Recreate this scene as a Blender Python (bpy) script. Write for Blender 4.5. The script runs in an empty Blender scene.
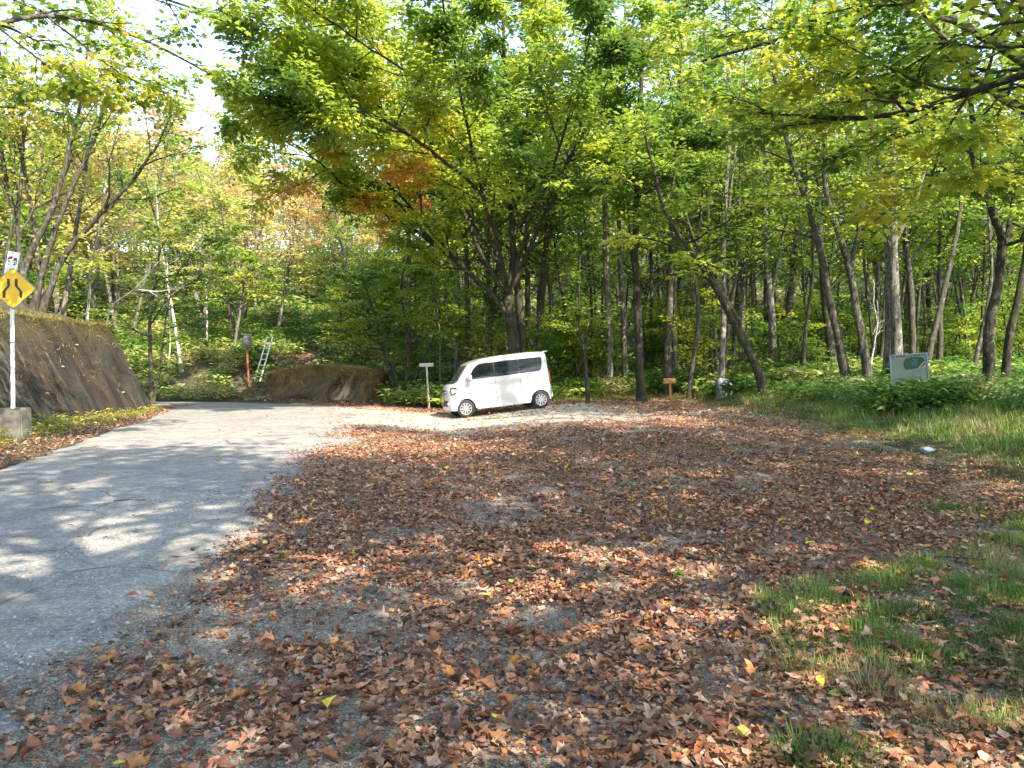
import bpy, bmesh, math, random
import numpy as np
from mathutils import Vector, Matrix

R = math.radians
scn = bpy.context.scene
C = scn.collection

# ------------------------------------------------------------------ camera, sky, sun, exposure
F = 745.0            # focal length in pixels of the 1024 wide photograph
EYE = 1.5
HOR = 367.0
cam_d = bpy.data.cameras.new('camera')
cam_d.sensor_width = 36
cam_d.lens = F / 1024 * 36
cam_d.clip_end = 2000
cam = bpy.data.objects.new('camera', cam_d)
C.objects.link(cam)
cam.location = (0, 0, EYE)
cam.rotation_euler = (R(90 - 1.31), 0, 0)
scn.camera = cam

SUN_EL = 46.0
SUN_AZ = 146.0       # clockwise from +Y: behind the camera and to its right
w = bpy.data.worlds.new('World')
scn.world = w
w.use_nodes = True
nt = w.node_tree
bg = nt.nodes['Background']
sky = nt.nodes.new('ShaderNodeTexSky')
sky.sky_type = 'NISHITA'
sky.sun_disc = False
sky.sun_elevation = R(SUN_EL)
sky.sun_rotation = R(SUN_AZ)
sky.dust_density = 0.6
sky.ozone_density = 1.3
sky.air_density = 1.0
nt.links.new(sky.outputs[0], bg.inputs[0])
bg.inputs[1].default_value = 0.15
sd = bpy.data.lights.new('sun', 'SUN')
sd.energy = 2.45
sd.angle = R(0.55)
sd.color = (1.0, 0.95, 0.87)
sun = bpy.data.objects.new('sun', sd)
C.objects.link(sun)
sdir = Vector((math.sin(R(SUN_AZ)) * math.cos(R(SUN_EL)), math.cos(R(SUN_AZ)) * math.cos(R(SUN_EL)), math.sin(R(SUN_EL))))
sun.rotation_euler = sdir.to_track_quat('Z', 'Y').to_euler()
scn.view_settings.view_transform = 'Standard'
scn.view_settings.look = 'None'
scn.view_settings.exposure = 2.35
scn.view_settings.gamma = 1
scn.view_settings.use_curve_mapping = False
scn.view_settings.use_white_balance = True          # the photograph is balanced for the warm shade of the wood
scn.view_settings.white_balance_temperature = 7500
scn.view_settings.white_balance_tint = 12
cy = scn.cycles
cy.max_bounces = 7
cy.diffuse_bounces = 4
cy.glossy_bounces = 2
cy.transmission_bounces = 5
cy.transparent_max_bounces = 4
cy.sample_clamp_indirect = 8
cy.use_denoising = True

# ------------------------------------------------------------------ helpers
def W(px, py, d):
    """world point seen at pixel px, py at depth d"""
    return np.array([(px - 512) / F * d, d, EYE + (HOR - py) / F * d])

def tag(o, label=None, cat=None, group=None, kind=None):
    if label: o['label'] = label
    if cat: o['category'] = cat
    if group: o['group'] = group
    if kind: o['kind'] = kind
    return o

def link(name, me, parent=None, loc=None):
    o = bpy.data.objects.new(name, me)
    C.objects.link(o)
    if parent is not None: o.parent = parent
    if loc is not None: o.location = loc
    return o

def empty(name, loc=(0, 0, 0), rz=0, label=None, cat=None, group=None):
    o = bpy.data.objects.new(name, None)
    C.objects.link(o)
    o.location = loc
    o.rotation_euler = (0, 0, rz)
    o.empty_display_size = 0.2
    return tag(o, label, cat, group)

def np_mesh(name, V, faces_flat, loop_starts, mat=None, col=None, smooth=False):
    me = bpy.data.meshes.new(name)
    V = np.ascontiguousarray(V, dtype=np.float32)
    me.vertices.add(len(V))
    me.vertices.foreach_set('co', V.ravel())
    me.loops.add(len(faces_flat))
    me.loops.foreach_set('vertex_index', np.asarray(faces_flat, dtype=np.int32))
    me.polygons.add(len(loop_starts))
    me.polygons.foreach_set('loop_start', np.asarray(loop_starts, dtype=np.int32))
    if smooth:
        me.polygons.foreach_set('use_smooth', np.ones(len(loop_starts), dtype=bool))
    me.update(calc_edges=True)
    if col is not None:
        a = me.attributes.new('col', 'FLOAT_COLOR', 'FACE')
        c4 = np.ones((len(col), 4), dtype=np.float32)
        c4[:, :3] = col
        a.data.foreach_set('color', c4.ravel())
    if mat is not None: me.materials.append(mat)
    return me

def bm_mesh(name, bm, mat, smooth=False):
    me = bpy.data.meshes.new(name)
    bmesh.ops.recalc_face_normals(bm, faces=bm.faces)
    if smooth:
        for f in bm.faces: f.smooth = True
    bm.to_mesh(me)
    bm.free()
    me.materials.append(mat)
    return me

def norm(a):
    return a / np.maximum(np.linalg.norm(a, axis=-1, keepdims=True), 1e-9)

def hash2(ix, iy, seed):
    h = (ix.astype(np.int64) * 374761393 + iy.astype(np.int64) * 668265263 + seed * 982451653) & 0x7fffffff
    h = ((h ^ (h >> 13)) * 1274126177) & 0x7fffffff
    return ((h ^ (h >> 16)) & 0xffff) / 65535.0

def vnoise(x, y, scale, seed=0):
    x = np.asarray(x, float) / scale
    y = np.asarray(y, float) / scale
    ix = np.floor(x); iy = np.floor(y)
    fx = x - ix; fy = y - iy
    fx = fx * fx * (3 - 2 * fx); fy = fy * fy * (3 - 2 * fy)
    a = hash2(ix, iy, seed); b = hash2(ix + 1, iy, seed)
    c = hash2(ix, iy + 1, seed); d = hash2(ix + 1, iy + 1, seed)
    return (a * (1 - fx) + b * fx) * (1 - fy) + (c * (1 - fx) + d * fx) * fy

def fbm(x, y, scale, seed=0, oct=3):
    s = 0; a = 1; t = 0
    for k in range(oct):
        s = s + a * vnoise(x, y, scale / 2 ** k, seed + k * 17); t += a; a *= .55
    return s / t

def sstep(x, a, b):
    t = np.clip((np.asarray(x, float) - a) / (b - a), 0, 1)
    return t * t * (3 - 2 * t)

# ------------------------------------------------------------------ plan of the place
ROAD_R = np.array([(-1.6, -30), (-2.0, -6), (-2.1, 0), (-2.2, 3.2), (-2.5, 5.9), (-3.0, 10), (-3.7, 15.3), (-4.6, 20), (-5.3, 24), (-6.6, 27.6), (-8.8, 30), (-12, 31.6), (-16, 32.3), (-40, 33)])
ROAD_L = np.array([(-6.0, -30), (-6.3, -6), (-6.4, 0), (-6.6, 3.2), (-6.9, 5.9), (-7.4, 10.5), (-8.4, 14), (-9.6, 18), (-10.7, 22), (-11.4, 24.4), (-12.3, 26.4), (-14, 27.7), (-17, 28.4), (-40, 29)])
WALL = np.array([(-8.7, -4), (-9.4, 6), (-10.5, 13), (-11.0, 16), (-11.7, 21.5), (-12.25, 26.0), (-13.4, 27.0), (-16, 27.6), (-30, 28.2)])

def resample(P, n):
    d = np.r_[0, np.cumsum(np.linalg.norm(np.diff(P, axis=0), axis=1))]
    t = np.linspace(0, d[-1], n)
    return np.c_[[np.interp(t, d, P[:, k]) for k in range(P.shape[1])]].T

def smooth_poly(P, n):
    Q = resample(P, n)
    for _ in range(6):
        Q[1:-1] = (Q[:-2] + 2 * Q[1:-1] + Q[2:]) / 4
    return Q

def edge_x(y):      # right edge of the asphalt
    return np.interp(y, ROAD_R[:11, 1], ROAD_R[:11, 0])

def left_edge_x(y):
    return np.interp(y, ROAD_L[:11, 1], ROAD_L[:11, 0])

def wall_x(y):
    return np.interp(y, WALL[:6, 1], WALL[:6, 0])

def height(x, y):
    x = np.asarray(x, float); y = np.asarray(y, float)
    # the lot climbs to the right where the van stands
    h = sstep(y, 9, 19) * (-0.11 + 0.33 * np.clip((x + 1.75) / 3.0, 0, 1) * 1.0) * sstep(x, -5.5, -1.2)
    h = h + 0.025 * (fbm(x, y, 2.3, 5) - .5) * sstep(x, -3.5, -1.5) * (1 - sstep(y, 19, 21))
    # grass bank to the right
    h = h + 0.55 * sstep(x, 5.6, 10.5) + 0.02 * np.clip(x - 10, 0, 60)
    # forest floor behind the lot
    back = np.clip(y - 31.0, 0, 500)
    a = x / np.maximum(y, 5)
    left = 1 - sstep(a, -0.22, 0.06)
    right_h = 0.028 * back + 0.26 * np.clip(y - 52, 0, 75)
    d2 = np.clip(y - 33.6 + 0.0 * x, 0, 500)
    left_h = 0.55 * np.clip(d2, 0, 3.5) + 0.21 * np.clip(d2 - 3.5, 0, 70) + 0.02 * np.clip(d2 - 3.5, 0, 300)
    # the bank begins further forward where no road runs
    h = h + right_h * (1 - left) + left_h * left
    # rough ground away from lot and road
    rough = np.maximum(sstep(x, 6.5, 9), sstep(y, 32, 36))
    h = h + rough * (0.5 * (fbm(x, y, 6.0, 3) - .5) + .12 * (fbm(x, y, 1.4, 9) - .5))
    # slope above the retaining wall
    t = sstep(-(x - wall_x(y)), 1.45, 2.3) * (1 - sstep(y, 25.4, 26.6))
    up = 2.80 + 0.34 * np.clip(wall_x(y) - 1.6 - x, 0, 40) + .2 * (fbm(x, y, 3.0, 21) - .5)
    h = h * (1 - t) + up * t
    # verge at the wall foot
    v = sstep(left_edge_x(y) - x, 0.3, 2.2) * (1 - t) * (1 - sstep(y, 25, 27))
    h = h + 0.22 * v
    return h

def on_road(x, y, m=0.0):
    a = (y < 27.6) & (x < edge_x(y) + m) & (x > left_edge_x(y) - m)
    b = (x < -8.0) & (y >= 27) & (y < np.interp(-x, -ROAD_R[9:, 0], ROAD_R[9:, 1]) + m) & (y > np.interp(-x, -ROAD_L[9:, 0], ROAD_L[9:, 1]) - m)
    c = (x <= -5.0) & (x > -12.5) & (y >= 24) & (y < np.interp(-x, -ROAD_R[7:, 0], ROAD_R[7:, 1]) + m) & (x > left_edge_x(y) - m)
    return a | b | c

def lot_back(x):
    return np.interp(x, [-12, -8.8, -6, -4, -1.5, 1, 3.5, 6, 8], [32.5, 30.6, 28.9, 27.6, 26.0, 26.8, 29.0, 30.5, 29])

def in_lot(x, y):
    return (x >= edge_x(y)) & (x < 6.2 + .5 * (fbm(y, y * 0, 2.0, 8) - .5)) & (y < lot_back(x)) & (y > -25)

# ------------------------------------------------------------------ materials
def new_mat(name):
    m = bpy.data.materials.new(name)
    m.use_nodes = True
    t = m.node_tree
    return m, t, t.nodes, t.links, t.nodes['Principled BSDF']

def ramp(n, stops):
    r = n.new('ShaderNodeValToRGB')
    els = r.color_ramp.elements
    while len(els) < len(stops): els.new(0.5)
    for e, (p, c) in zip(els, stops):
        e.position = p
        e.color = (*c, 1) if len(c) == 3 else c
    return r

def noise(n, l, vec, scale, detail=4, rough=.55, dist=0):
    x = n.new('ShaderNodeTexNoise')
    x.inputs['Scale'].default_value = scale
    x.inputs['Detail'].default_value = detail
    x.inputs['Roughness'].default_value = rough
    x.inputs['Distortion'].default_value = dist
    if vec is not None: l.new(vec, x.inputs['Vector'])
    return x

def mixc(n, l, fac, a, b, mode='MIX'):
    m = n.new('ShaderNodeMix')
    m.data_type = 'RGBA'
    m.blend_type = mode
    for k, v in ((0, fac), (6, a), (7, b)):
        if hasattr(v, 'links'): l.new(v, m.inputs[k])
        else: m.inputs[k].default_value = v if k == 0 else (*v, 1)
    return m.outputs[2]

def bump(n, l, h, strength, dist, out):
    b = n.new('ShaderNodeBump')
    b.inputs['Strength'].default_value = strength
    b.inputs['Distance'].default_value = dist
    l.new(h, b.inputs['Height'])
    l.new(b.outputs[0], out)
    return b

def geo_pos(n):
    return n.new('ShaderNodeNewGeometry').outputs['Position']

def obj_pos(n):
    return n.new('ShaderNodeTexCoord').outputs['Object']

def leaf_mat(name, trans=0.45, rnd=0.0, gloss=0.35, rough=.45):
    """thin leaf: diffuse front, light passing through, its own colour per face"""
    m, t, n, l, p = new_mat(name)
    at = n.new('ShaderNodeAttribute'); at.attribute_name = 'col'
    c = at.outputs['Color']
    if rnd:
        oi = n.new('ShaderNodeObjectInfo')
        hs = n.new('ShaderNodeHueSaturation')
        mr = n.new('ShaderNodeMapRange')
        mr.inputs[3].default_value = 0.5 - rnd * .05; mr.inputs[4].default_value = 0.5 + rnd * .04
        l.new(oi.outputs['Random'], mr.inputs[0]); l.new(mr.outputs[0], hs.inputs['Hue'])
        mv = n.new('ShaderNodeMath'); mv.operation = 'MULTIPLY'; mv.inputs[1].default_value = 7.13
        fr = n.new('ShaderNodeMath'); fr.operation = 'FRACT'
        l.new(oi.outputs['Random'], mv.inputs[0]); l.new(mv.outputs[0], fr.inputs[0])
        m2 = n.new('ShaderNodeMapRange'); m2.inputs[3].default_value = 1 - rnd * .3; m2.inputs[4].default_value = 1 + rnd * .3
        l.new(fr.outputs[0], m2.inputs[0]); l.new(m2.outputs[0], hs.inputs['Value'])
        l.new(c, hs.inputs['Color']); c = hs.outputs[0]
    l.new(c, p.inputs['Base Color'])
    p.inputs['Roughness'].default_value = rough
    p.inputs['Specular IOR Level'].default_value = gloss
    tr = n.new('ShaderNodeBsdfTranslucent')
    hs2 = n.new('ShaderNodeHueSaturation'); hs2.inputs['Saturation'].default_value = 1.0; hs2.inputs['Value'].default_value = 1.35
    hs2.inputs['Hue'].default_value = .505
    l.new(c, hs2.inputs['Color']); l.new(hs2.outputs[0], tr.inputs['Color'])
    mx = n.new('ShaderNodeMixShader'); mx.inputs[0].default_value = trans
    l.new(p.outputs[0], mx.inputs[1]); l.new(tr.outputs[0], mx.inputs[2])
    l.new(mx.outputs[0], n['Material Output'].inputs['Surface'])
    return m

def bark_mat(name, dark, light, moss=0.3, scale=1.0, band=False):
    m, t, n, l, p = new_mat(name)
    pos = geo_pos(n)
    mp = n.new('ShaderNodeMapping'); mp.inputs['Scale'].default_value = (9 * scale, 9 * scale, 2.0 * scale)
    l.new(pos, mp.inputs[0])
    n1 = noise(n, l, mp.outputs[0], 2.2, 6, .65, .6)
    r1 = ramp(n, [(0.38, dark), (0.60, light)])
    l.new(n1.outputs[0], r1.inputs[0])
    n2 = noise(n, l, pos, 2.6, 4, .6)
    r2 = ramp(n, [(0.45, (0, 0, 0)), (0.62, (1, 1, 1))])
    l.new(n2.outputs[0], r2.inputs[0])
    ms = n.new('ShaderNodeMath'); ms.operation = 'MULTIPLY'; ms.inputs[1].default_value = moss
    l.new(r2.outputs[0], ms.inputs[0])
    c = mixc(n, l, ms.outputs[0], r1.outputs[0], (.075, .085, .03))
    n3 = noise(n, l, pos, 5.5, 3, .6)
    r3 = ramp(n, [(0.57, (0, 0, 0)), (0.66, (1, 1, 1))])
    l.new(n3.outputs[0], r3.inputs[0])
    ml = n.new('ShaderNodeMath'); ml.operation = 'MULTIPLY'; ml.inputs[1].default_value = .55
    l.new(r3.outputs[0], ml.inputs[0])
    c = mixc(n, l, ml.outputs[0], c, tuple(min(.6, v * 1.8 + .05) for v in light))
    if band:
        mb = n.new('ShaderNodeMapping'); mb.inputs['Scale'].default_value = (1.5, 1.5, 14)
        l.new(pos, mb.inputs[0])
        n4 = noise(n, l, mb.outputs[0], 1.6, 3, .6)
        r4 = ramp(n, [(.6, (0, 0, 0)), (.68, (1, 1, 1))]); l.new(n4.outputs[0], r4.inputs[0])
        c = mixc(n, l, r4.outputs[0], c, (.05, .045, .04))
    l.new(c, p.inputs['Base Color'])
    p.inputs['Roughness'].default_value = .9
    p.inputs['Specular IOR Level'].default_value = .2
    bump(n, l, n1.outputs[0], .8, .03, p.inputs['Normal'])
    return m

def simple(name, col, rough=.5, metal=0, spec=.5, var=0.0, scale=8, coat=0):
    m, t, n, l, p = new_mat(name)
    p.inputs['Base Color'].default_value = (*col, 1)
    p.inputs['Roughness'].default_value = rough
    p.inputs['Metallic'].default_value = metal
    p.inputs['Specular IOR Level'].default_value = spec
    p.inputs['Coat Weight'].default_value = coat
    p.inputs['Coat Roughness'].default_value = .05
    if var:
        x = noise(n, l, obj_pos(n), scale, 5, .6)
        r = ramp(n, [(.3, tuple(v * (1 - var) for v in col)), (.7, tuple(min(1, v * (1 + var)) for v in col))])
        l.new(x.outputs[0], r.inputs[0]); l.new(r.outputs[0], p.inputs['Base Color'])
        bump(n, l, x.outputs[0], .3, .01, p.inputs['Normal'])
    return m

M = {}
M['leaf_main'] = leaf_mat('broad_leaf', .42, 0, .35)
M['leaf_near'] = leaf_mat('near_leaf', .5, 0, .35)
M['leaf_far'] = leaf_mat('forest_leaf', .6, .5, .3)
M['leaf_hill'] = leaf_mat('autumn_leaf', .4, .35, .25)
M['grass'] = leaf_mat('grass_blade', .3, 0, .3)
M['litter'] = leaf_mat('dry_leaf', .12, 0, .25, .6)
def mottle(m, scale):
    t = m.node_tree; n, l = t.nodes, t.links
    p = n['Principled BSDF']; src = p.inputs['Base Color'].links[0].from_socket
    x = noise(n, l, geo_pos(n), scale, 4, .7)
    r = ramp(n, [(.32, (.62, .57, .54)), (.55, (1.15, 1.15, 1.15)), (.75, (1.4, 1.36, 1.3))]); l.new(x.outputs[0], r.inputs[0])
    l.new(mixc(n, l, 1.0, src, r.outputs[0], 'MULTIPLY'), p.inputs['Base Color'])
mottle(M['litter'], 38)
M['bark_dark'] = bark_mat('dark_bark', (.016, .014, .012), (.06, .052, .043), .5)
M['bark_grey'] = bark_mat('grey_bark', (.026, .023, .019), (.11, .10, .085), .45)
M['bark_pale'] = bark_mat('pale_bark', (.05, .045, .038), (.23, .21, .185), .3, .7)
M['bark_birch'] = bark_mat('birch_bark', (.38, .37, .34), (.6, .58, .54), .08, .5, True)

def ground_mat():
    m, t, n, l, p = new_mat('forest_soil')
    pos = geo_pos(n)
    a = noise(n, l, pos, .5, 5, .6); b = noise(n, l, pos, 9, 5, .7)
    r1 = ramp(n, [(.35, (.055, .045, .028)), (.5, (.075, .075, .03)), (.68, (.13, .085, .05))]); l.new(a.outputs[0], r1.inputs[0])
    r2 = ramp(n, [(.3, (.35, .35, .35)), (.7, (1.3, 1.3, 1.3))]); l.new(b.outputs[0], r2.inputs[0])
    l.new(mixc(n, l, 1.0, r1.outputs[0], r2.outputs[0], 'MULTIPLY'), p.inputs['Base Color'])
    p.inputs['Roughness'].default_value = .95
    bump(n, l, b.outputs[0], .8, .06, p.inputs['Normal'])
    return m
M['soil'] = ground_mat()

def gravel_mat():
    m, t, n, l, p = new_mat('gravel')
    pos = geo_pos(n)
    v = n.new('ShaderNodeTexVoronoi'); v.inputs['Scale'].default_value = 85; v.inputs['Randomness'].default_value = 1
    l.new(pos, v.inputs['Vector'])
    sep = n.new('ShaderNodeSeparateColor'); l.new(v.outputs['Color'], sep.inputs[0])
    r = ramp(n, [(0, (.22, .205, .18)), (.45, (.34, .325, .29)), (.85, (.42, .405, .365)), (1, (.54, .52, .48))]); l.new(sep.outputs[0], r.inputs[0])
    big = noise(n, l, pos, .9, 5, .6)
    rb = ramp(n, [(.35, (.62, .58, .52)), (.65, (1.15, 1.12, 1.05))]); l.new(big.outputs[0], rb.inputs[0])
    c = mixc(n, l, 1.0, r.outputs[0], rb.outputs[0], 'MULTIPLY')
    e = ramp(n, [(.35, (1, 1, 1)), (.85, (.5, .48, .45))]); 
    mm = n.new('ShaderNodeMath'); mm.operation = 'MULTIPLY'; mm.inputs[1].default_value = 1.3
    l.new(v.outputs['Distance'], mm.inputs[0]); l.new(mm.outputs[0], e.inputs[0])
    c = mixc(n, l, 1.0, c, e.outputs[0], 'MULTIPLY')
    # paler, tan and finer-textured further up the lot
    sx = n.new('ShaderNodeSeparateXYZ'); l.new(pos, sx.inputs[0])
    mr = n.new('ShaderNodeMapRange'); mr.inputs[1].default_value = 14; mr.inputs[2].default_value = 20
    l.new(sx.outputs['Y'], mr.inputs[0])
    f = noise(n, l, pos, 3.5, 6, .7)
    rf = ramp(n, [(.3, (.36, .31, .25)), (.7, (.56, .51, .42))]); l.new(f.outputs[0], rf.inputs[0])
    c = mixc(n, l, mr.outputs[0], c, rf.outputs[0])
    l.new(c, p.inputs['Base Color'])
    p.inputs['Roughness'].default_value = .9
    inv = n.new('ShaderNodeMath'); inv.operation = 'SUBTRACT'; inv.inputs[0].default_value = 1; l.new(v.outputs['Distance'], inv.inputs[1])
    bump(n, l, inv.outputs[0], .9, .012, p.inputs['Normal'])
    return m
M['gravel'] = gravel_mat()

def road_mat():
    m, t, n, l, p = new_mat('old_asphalt')
    pos = geo_pos(n)
    fine = noise(n, l, pos, 130, 3, .7)
    mid = noise(n, l, pos, 5, 6, .65)
    big = noise(n, l, pos, .45, 4, .6)
    r = ramp(n, [(.3, (.15, .145, .135)), (.7, (.40, .39, .37))]); l.new(fine.outputs[0], r.inputs[0])
    vo = n.new('ShaderNodeTexVoronoi'); vo.inputs['Scale'].default_value = 55; l.new(pos, vo.inputs['Vector'])
    vs = n.new('ShaderNodeSeparateColor'); l.new(vo.outputs['Color'], vs.inputs[0])
    rv = ramp(n, [(0, (.72, .72, .72)), (.75, (1.05, 1.05, 1.05)), (1, (1.5, 1.48, 1.42))]); l.new(vs.outputs[0], rv.inputs[0])
    st_ = noise(n, l, pos, 1.7, 6, .7)
    rs_ = ramp(n, [(.36, (.74, .73, .71)), (.5, (1, 1, 1)), (.66, (1.1, 1.08, 1.03))]); l.new(st_.outputs[0], rs_.inputs[0])
    r2 = ramp(n, [(.3, (.70, .70, .69)), (.7, (1.18, 1.18, 1.16))]); l.new(mid.outputs[0], r2.inputs[0])
    r3 = ramp(n, [(.35, (.86, .86, .88)), (.65, (1.1, 1.09, 1.06))]); l.new(big.outputs[0], r3.inputs[0])
    c = mixc(n, l, 1.0, r.outputs[0], r2.outputs[0], 'MULTIPLY')
    c = mixc(n, l, 1.0, c, r3.outputs[0], 'MULTIPLY')
    c = mixc(n, l, 1.0, c, rv.outputs[0], 'MULTIPLY')
    c = mixc(n, l, 1.0, c, rs_.outputs[0], 'MULTIPLY')
    # cracks: warped cell edges, kept only where a broad noise allows them
    wn = noise(n, l, pos, 1.6, 5, .6)
    add = n.new('ShaderNodeMix'); add.data_type = 'VECTOR'; add.inputs[0].default_value = .18
    l.new(pos, add.inputs[4]); l.new(wn.outputs['Color'], add.inputs[5])
    v = n.new('ShaderNodeTexVoronoi'); v.feature = 'DISTANCE_TO_EDGE'; v.inputs['Scale'].default_value = .55
    l.new(add.outputs[1], v.inputs['Vector'])
    rc = ramp(n, [(0.0, (1, 1, 1)), (.009, (0, 0, 0))]); l.new(v.outputs['Distance'], rc.inputs[0])
    msk = ramp(n, [(.44, (0, 0, 0)), (.52, (.85, .85, .85))]); l.new(noise(n, l, pos, .8, 3, .5).outputs[0], msk.inputs[0])
    mm = n.new('ShaderNodeMath'); mm.operation = 'MULTIPLY'; l.new(rc.outputs[0], mm.inputs[0]); l.new(msk.outputs[0], mm.inputs[1])
    c = mixc(n, l, mm.outputs[0], c, (.045, .043, .04))
    l.new(c, p.inputs['Base Color'])
    p.inputs['Roughness'].default_value = .85
    bump(n, l, fine.outputs[0], .5, .006, p.inputs['Normal'])
    return m
M['road'] = road_mat()

def wall_mat(name='mossy_concrete', k=1.0, lum=1.0):
    m, t, n, l, p = new_mat(name)
    pos = geo_pos(n)
    # streaks that run down the leaning face
    mp = n.new('ShaderNodeMapping'); mp.inputs['Scale'].default_value = (.35, 3.2, .28)
    l.new(pos, mp.inputs[0])
    s = noise(n, l, mp.outputs[0], 1.0, 7, .68, .5)
    r = ramp(n, [(.36, (.012, .011, .009)), (.48, (.03, .027, .02)), (.58, (.055, .05, .04)), (.645, (.13, .12, .105)), (.75, (.24, .23, .20))]); l.new(s.outputs[0], r.inputs[0])
    mp2 = n.new('ShaderNodeMapping'); mp2.inputs['Scale'].default_value = (.6, 1.1, .5); mp2.inputs['Location'].default_value = (3, 7, 1)
    l.new(pos, mp2.inputs[0])
    s2 = noise(n, l, mp2.outputs[0], 1.0, 6, .6)
    r2 = ramp(n, [(.50, (0, 0, 0)), (.66, (.5, .5, .5))]); l.new(s2.outputs[0], r2.inputs[0])
    c = mixc(n, l, r2.outputs[0], r.outputs[0], (.075, .042, .02))
    # moss toward the top edge
    sz = n.new('ShaderNodeSeparateXYZ'); l.new(pos, sz.inputs[0])
    mr = n.new('ShaderNodeMapRange'); mr.inputs[1].default_value = 1.2 * k; mr.inputs[2].default_value = 2.7 * k
    l.new(sz.outputs['Z'], mr.inputs[0])
    nn = noise(n, l, pos, 4, 6, .7)
    mu = n.new('ShaderNodeMath'); mu.operation = 'MULTIPLY'; l.new(mr.outputs[0], mu.inputs[0]); l.new(nn.outputs[0], mu.inputs[1])
    rm = ramp(n, [(.2, (0, 0, 0)), (.5, (1, 1, 1))]); l.new(mu.outputs[0], rm.inputs[0])
    c = mixc(n, l, rm.outputs[0], c, (.055, .042, .014))
    bl = noise(n, l, pos, .9, 6, .65, .4)
    rb = ramp(n, [(.40, (.38, .36, .34)), (.52, (1, 1, 1)), (.68, (1.25, 1.2, 1.1))]); l.new(bl.outputs[0], rb.inputs[0])
    c = mixc(n, l, 1.0, c, rb.outputs[0], 'MULTIPLY')
    if lum != 1: c = mixc(n, l, 1.0, c, (lum * 1.25, lum, lum * .7), 'MULTIPLY')
    l.new(c, p.inputs['Base Color'])
    p.inputs['Roughness'].default_value = .92
    fine = noise(n, l, pos, 14, 6, .7)
    bump(n, l, fine.outputs[0], .9, .05, p.inputs['Normal'])
    return m
M['wall'] = wall_mat()
M['concrete'] = simple('weathered_concrete', (.13, .125, .11), .9, 0, .2, .6, 4)

# ------------------------------------------------------------------ terrain, lot, road
def sheet(name, xs, ys, zf, keep, mat):
    X, Y = np.meshgrid(xs, ys)
    Z = zf(X, Y)
    V = np.c_[X.ravel(), Y.ravel(), Z.ravel()]
    nx, ny = len(xs), len(ys)
    i = np.arange(nx - 1); j = np.arange(ny - 1)
    I, J = np.meshgrid(i, j)
    a = (J * nx + I).ravel()
    Fc = np.c_[a, a + 1, a + nx + 1, a + nx]
    if keep is not None:
        k = keep(X, Y).ravel()
        Fc = Fc[k[Fc].all(axis=1)]
    used, inv = np.unique(Fc, return_inverse=True)
    me = np_mesh(name, V[used], inv.ravel(), np.arange(0, len(Fc) * 4, 4), mat, smooth=True)
    return link(name, me)

def terrain_z(X, Y):
    z = height(X, Y)
    inner = on_road(X, Y, -0.15) | (in_lot(X, Y) & in_lot(X + .5, Y) & in_lot(X, Y + .5) & in_lot(X - .4, Y)) | on_road(X, Y, 0)
    return z - 0.05 * inner
xs = np.unique(np.r_[np.linspace(-400, -30, 50), np.arange(-30, 30, .4), np.linspace(30, 400, 50)])
ys = np.unique(np.r_[np.linspace(-200, -20, 20), np.arange(-20, 60, .4), np.linspace(60, 140, 60), np.linspace(140, 900, 40)])
tag(sheet('ground', xs, ys, terrain_z, None, M['soil']), kind='structure')
tag(sheet('gravel_lot', np.arange(-9, 7.5, .16), np.arange(-6, 31.5, .16), lambda X, Y: height(X, Y) + .004,
          lambda X, Y: (X > edge_x(Y) - .35) & (X < 6.6) & (Y < lot_back(X) + .25), M['gravel']), kind='structure')

def strip_between(name, A, B, n, m, zoff, mat, jitter=0.0):
    A = smooth_poly(A, n); B = smooth_poly(B, n)
    if jitter:
        A[:, 0] += .3 * jitter * (fbm(A[:, 1], A[:, 0] * 0, .7, 31, 4) - .5) * 2
        B[:, 0] += jitter * (fbm(B[:, 1], B[:, 0] * 0, .7, 33, 5) - .5) * 2
    t = np.linspace(0, 1, m)[None, :, None]
    P = A[:, None] * (1 - t) + B[:, None] * t
    Z = height(P[..., 0], P[..., 1]) + zoff
    Z[:, 0] -= .02; Z[:, -1] -= .02
    V = np.dstack([P, Z]).reshape(-1, 3)
    I, J = np.meshgrid(np.arange(m - 1), np.arange(n - 1))
    a = (J * m + I).ravel()
    Fc = np.c_[a, a + 1, a + m + 1, a + m]
    return link(name, np_mesh(name, V, Fc.ravel(), np.arange(0, len(Fc) * 4, 4), mat, smooth=True))
RA = ROAD_R.copy(); RA[:9, 0] += .35
tag(strip_between('road', ROAD_L, RA, 1500, 16, .016, M['road'], .55), kind='structure')

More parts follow.
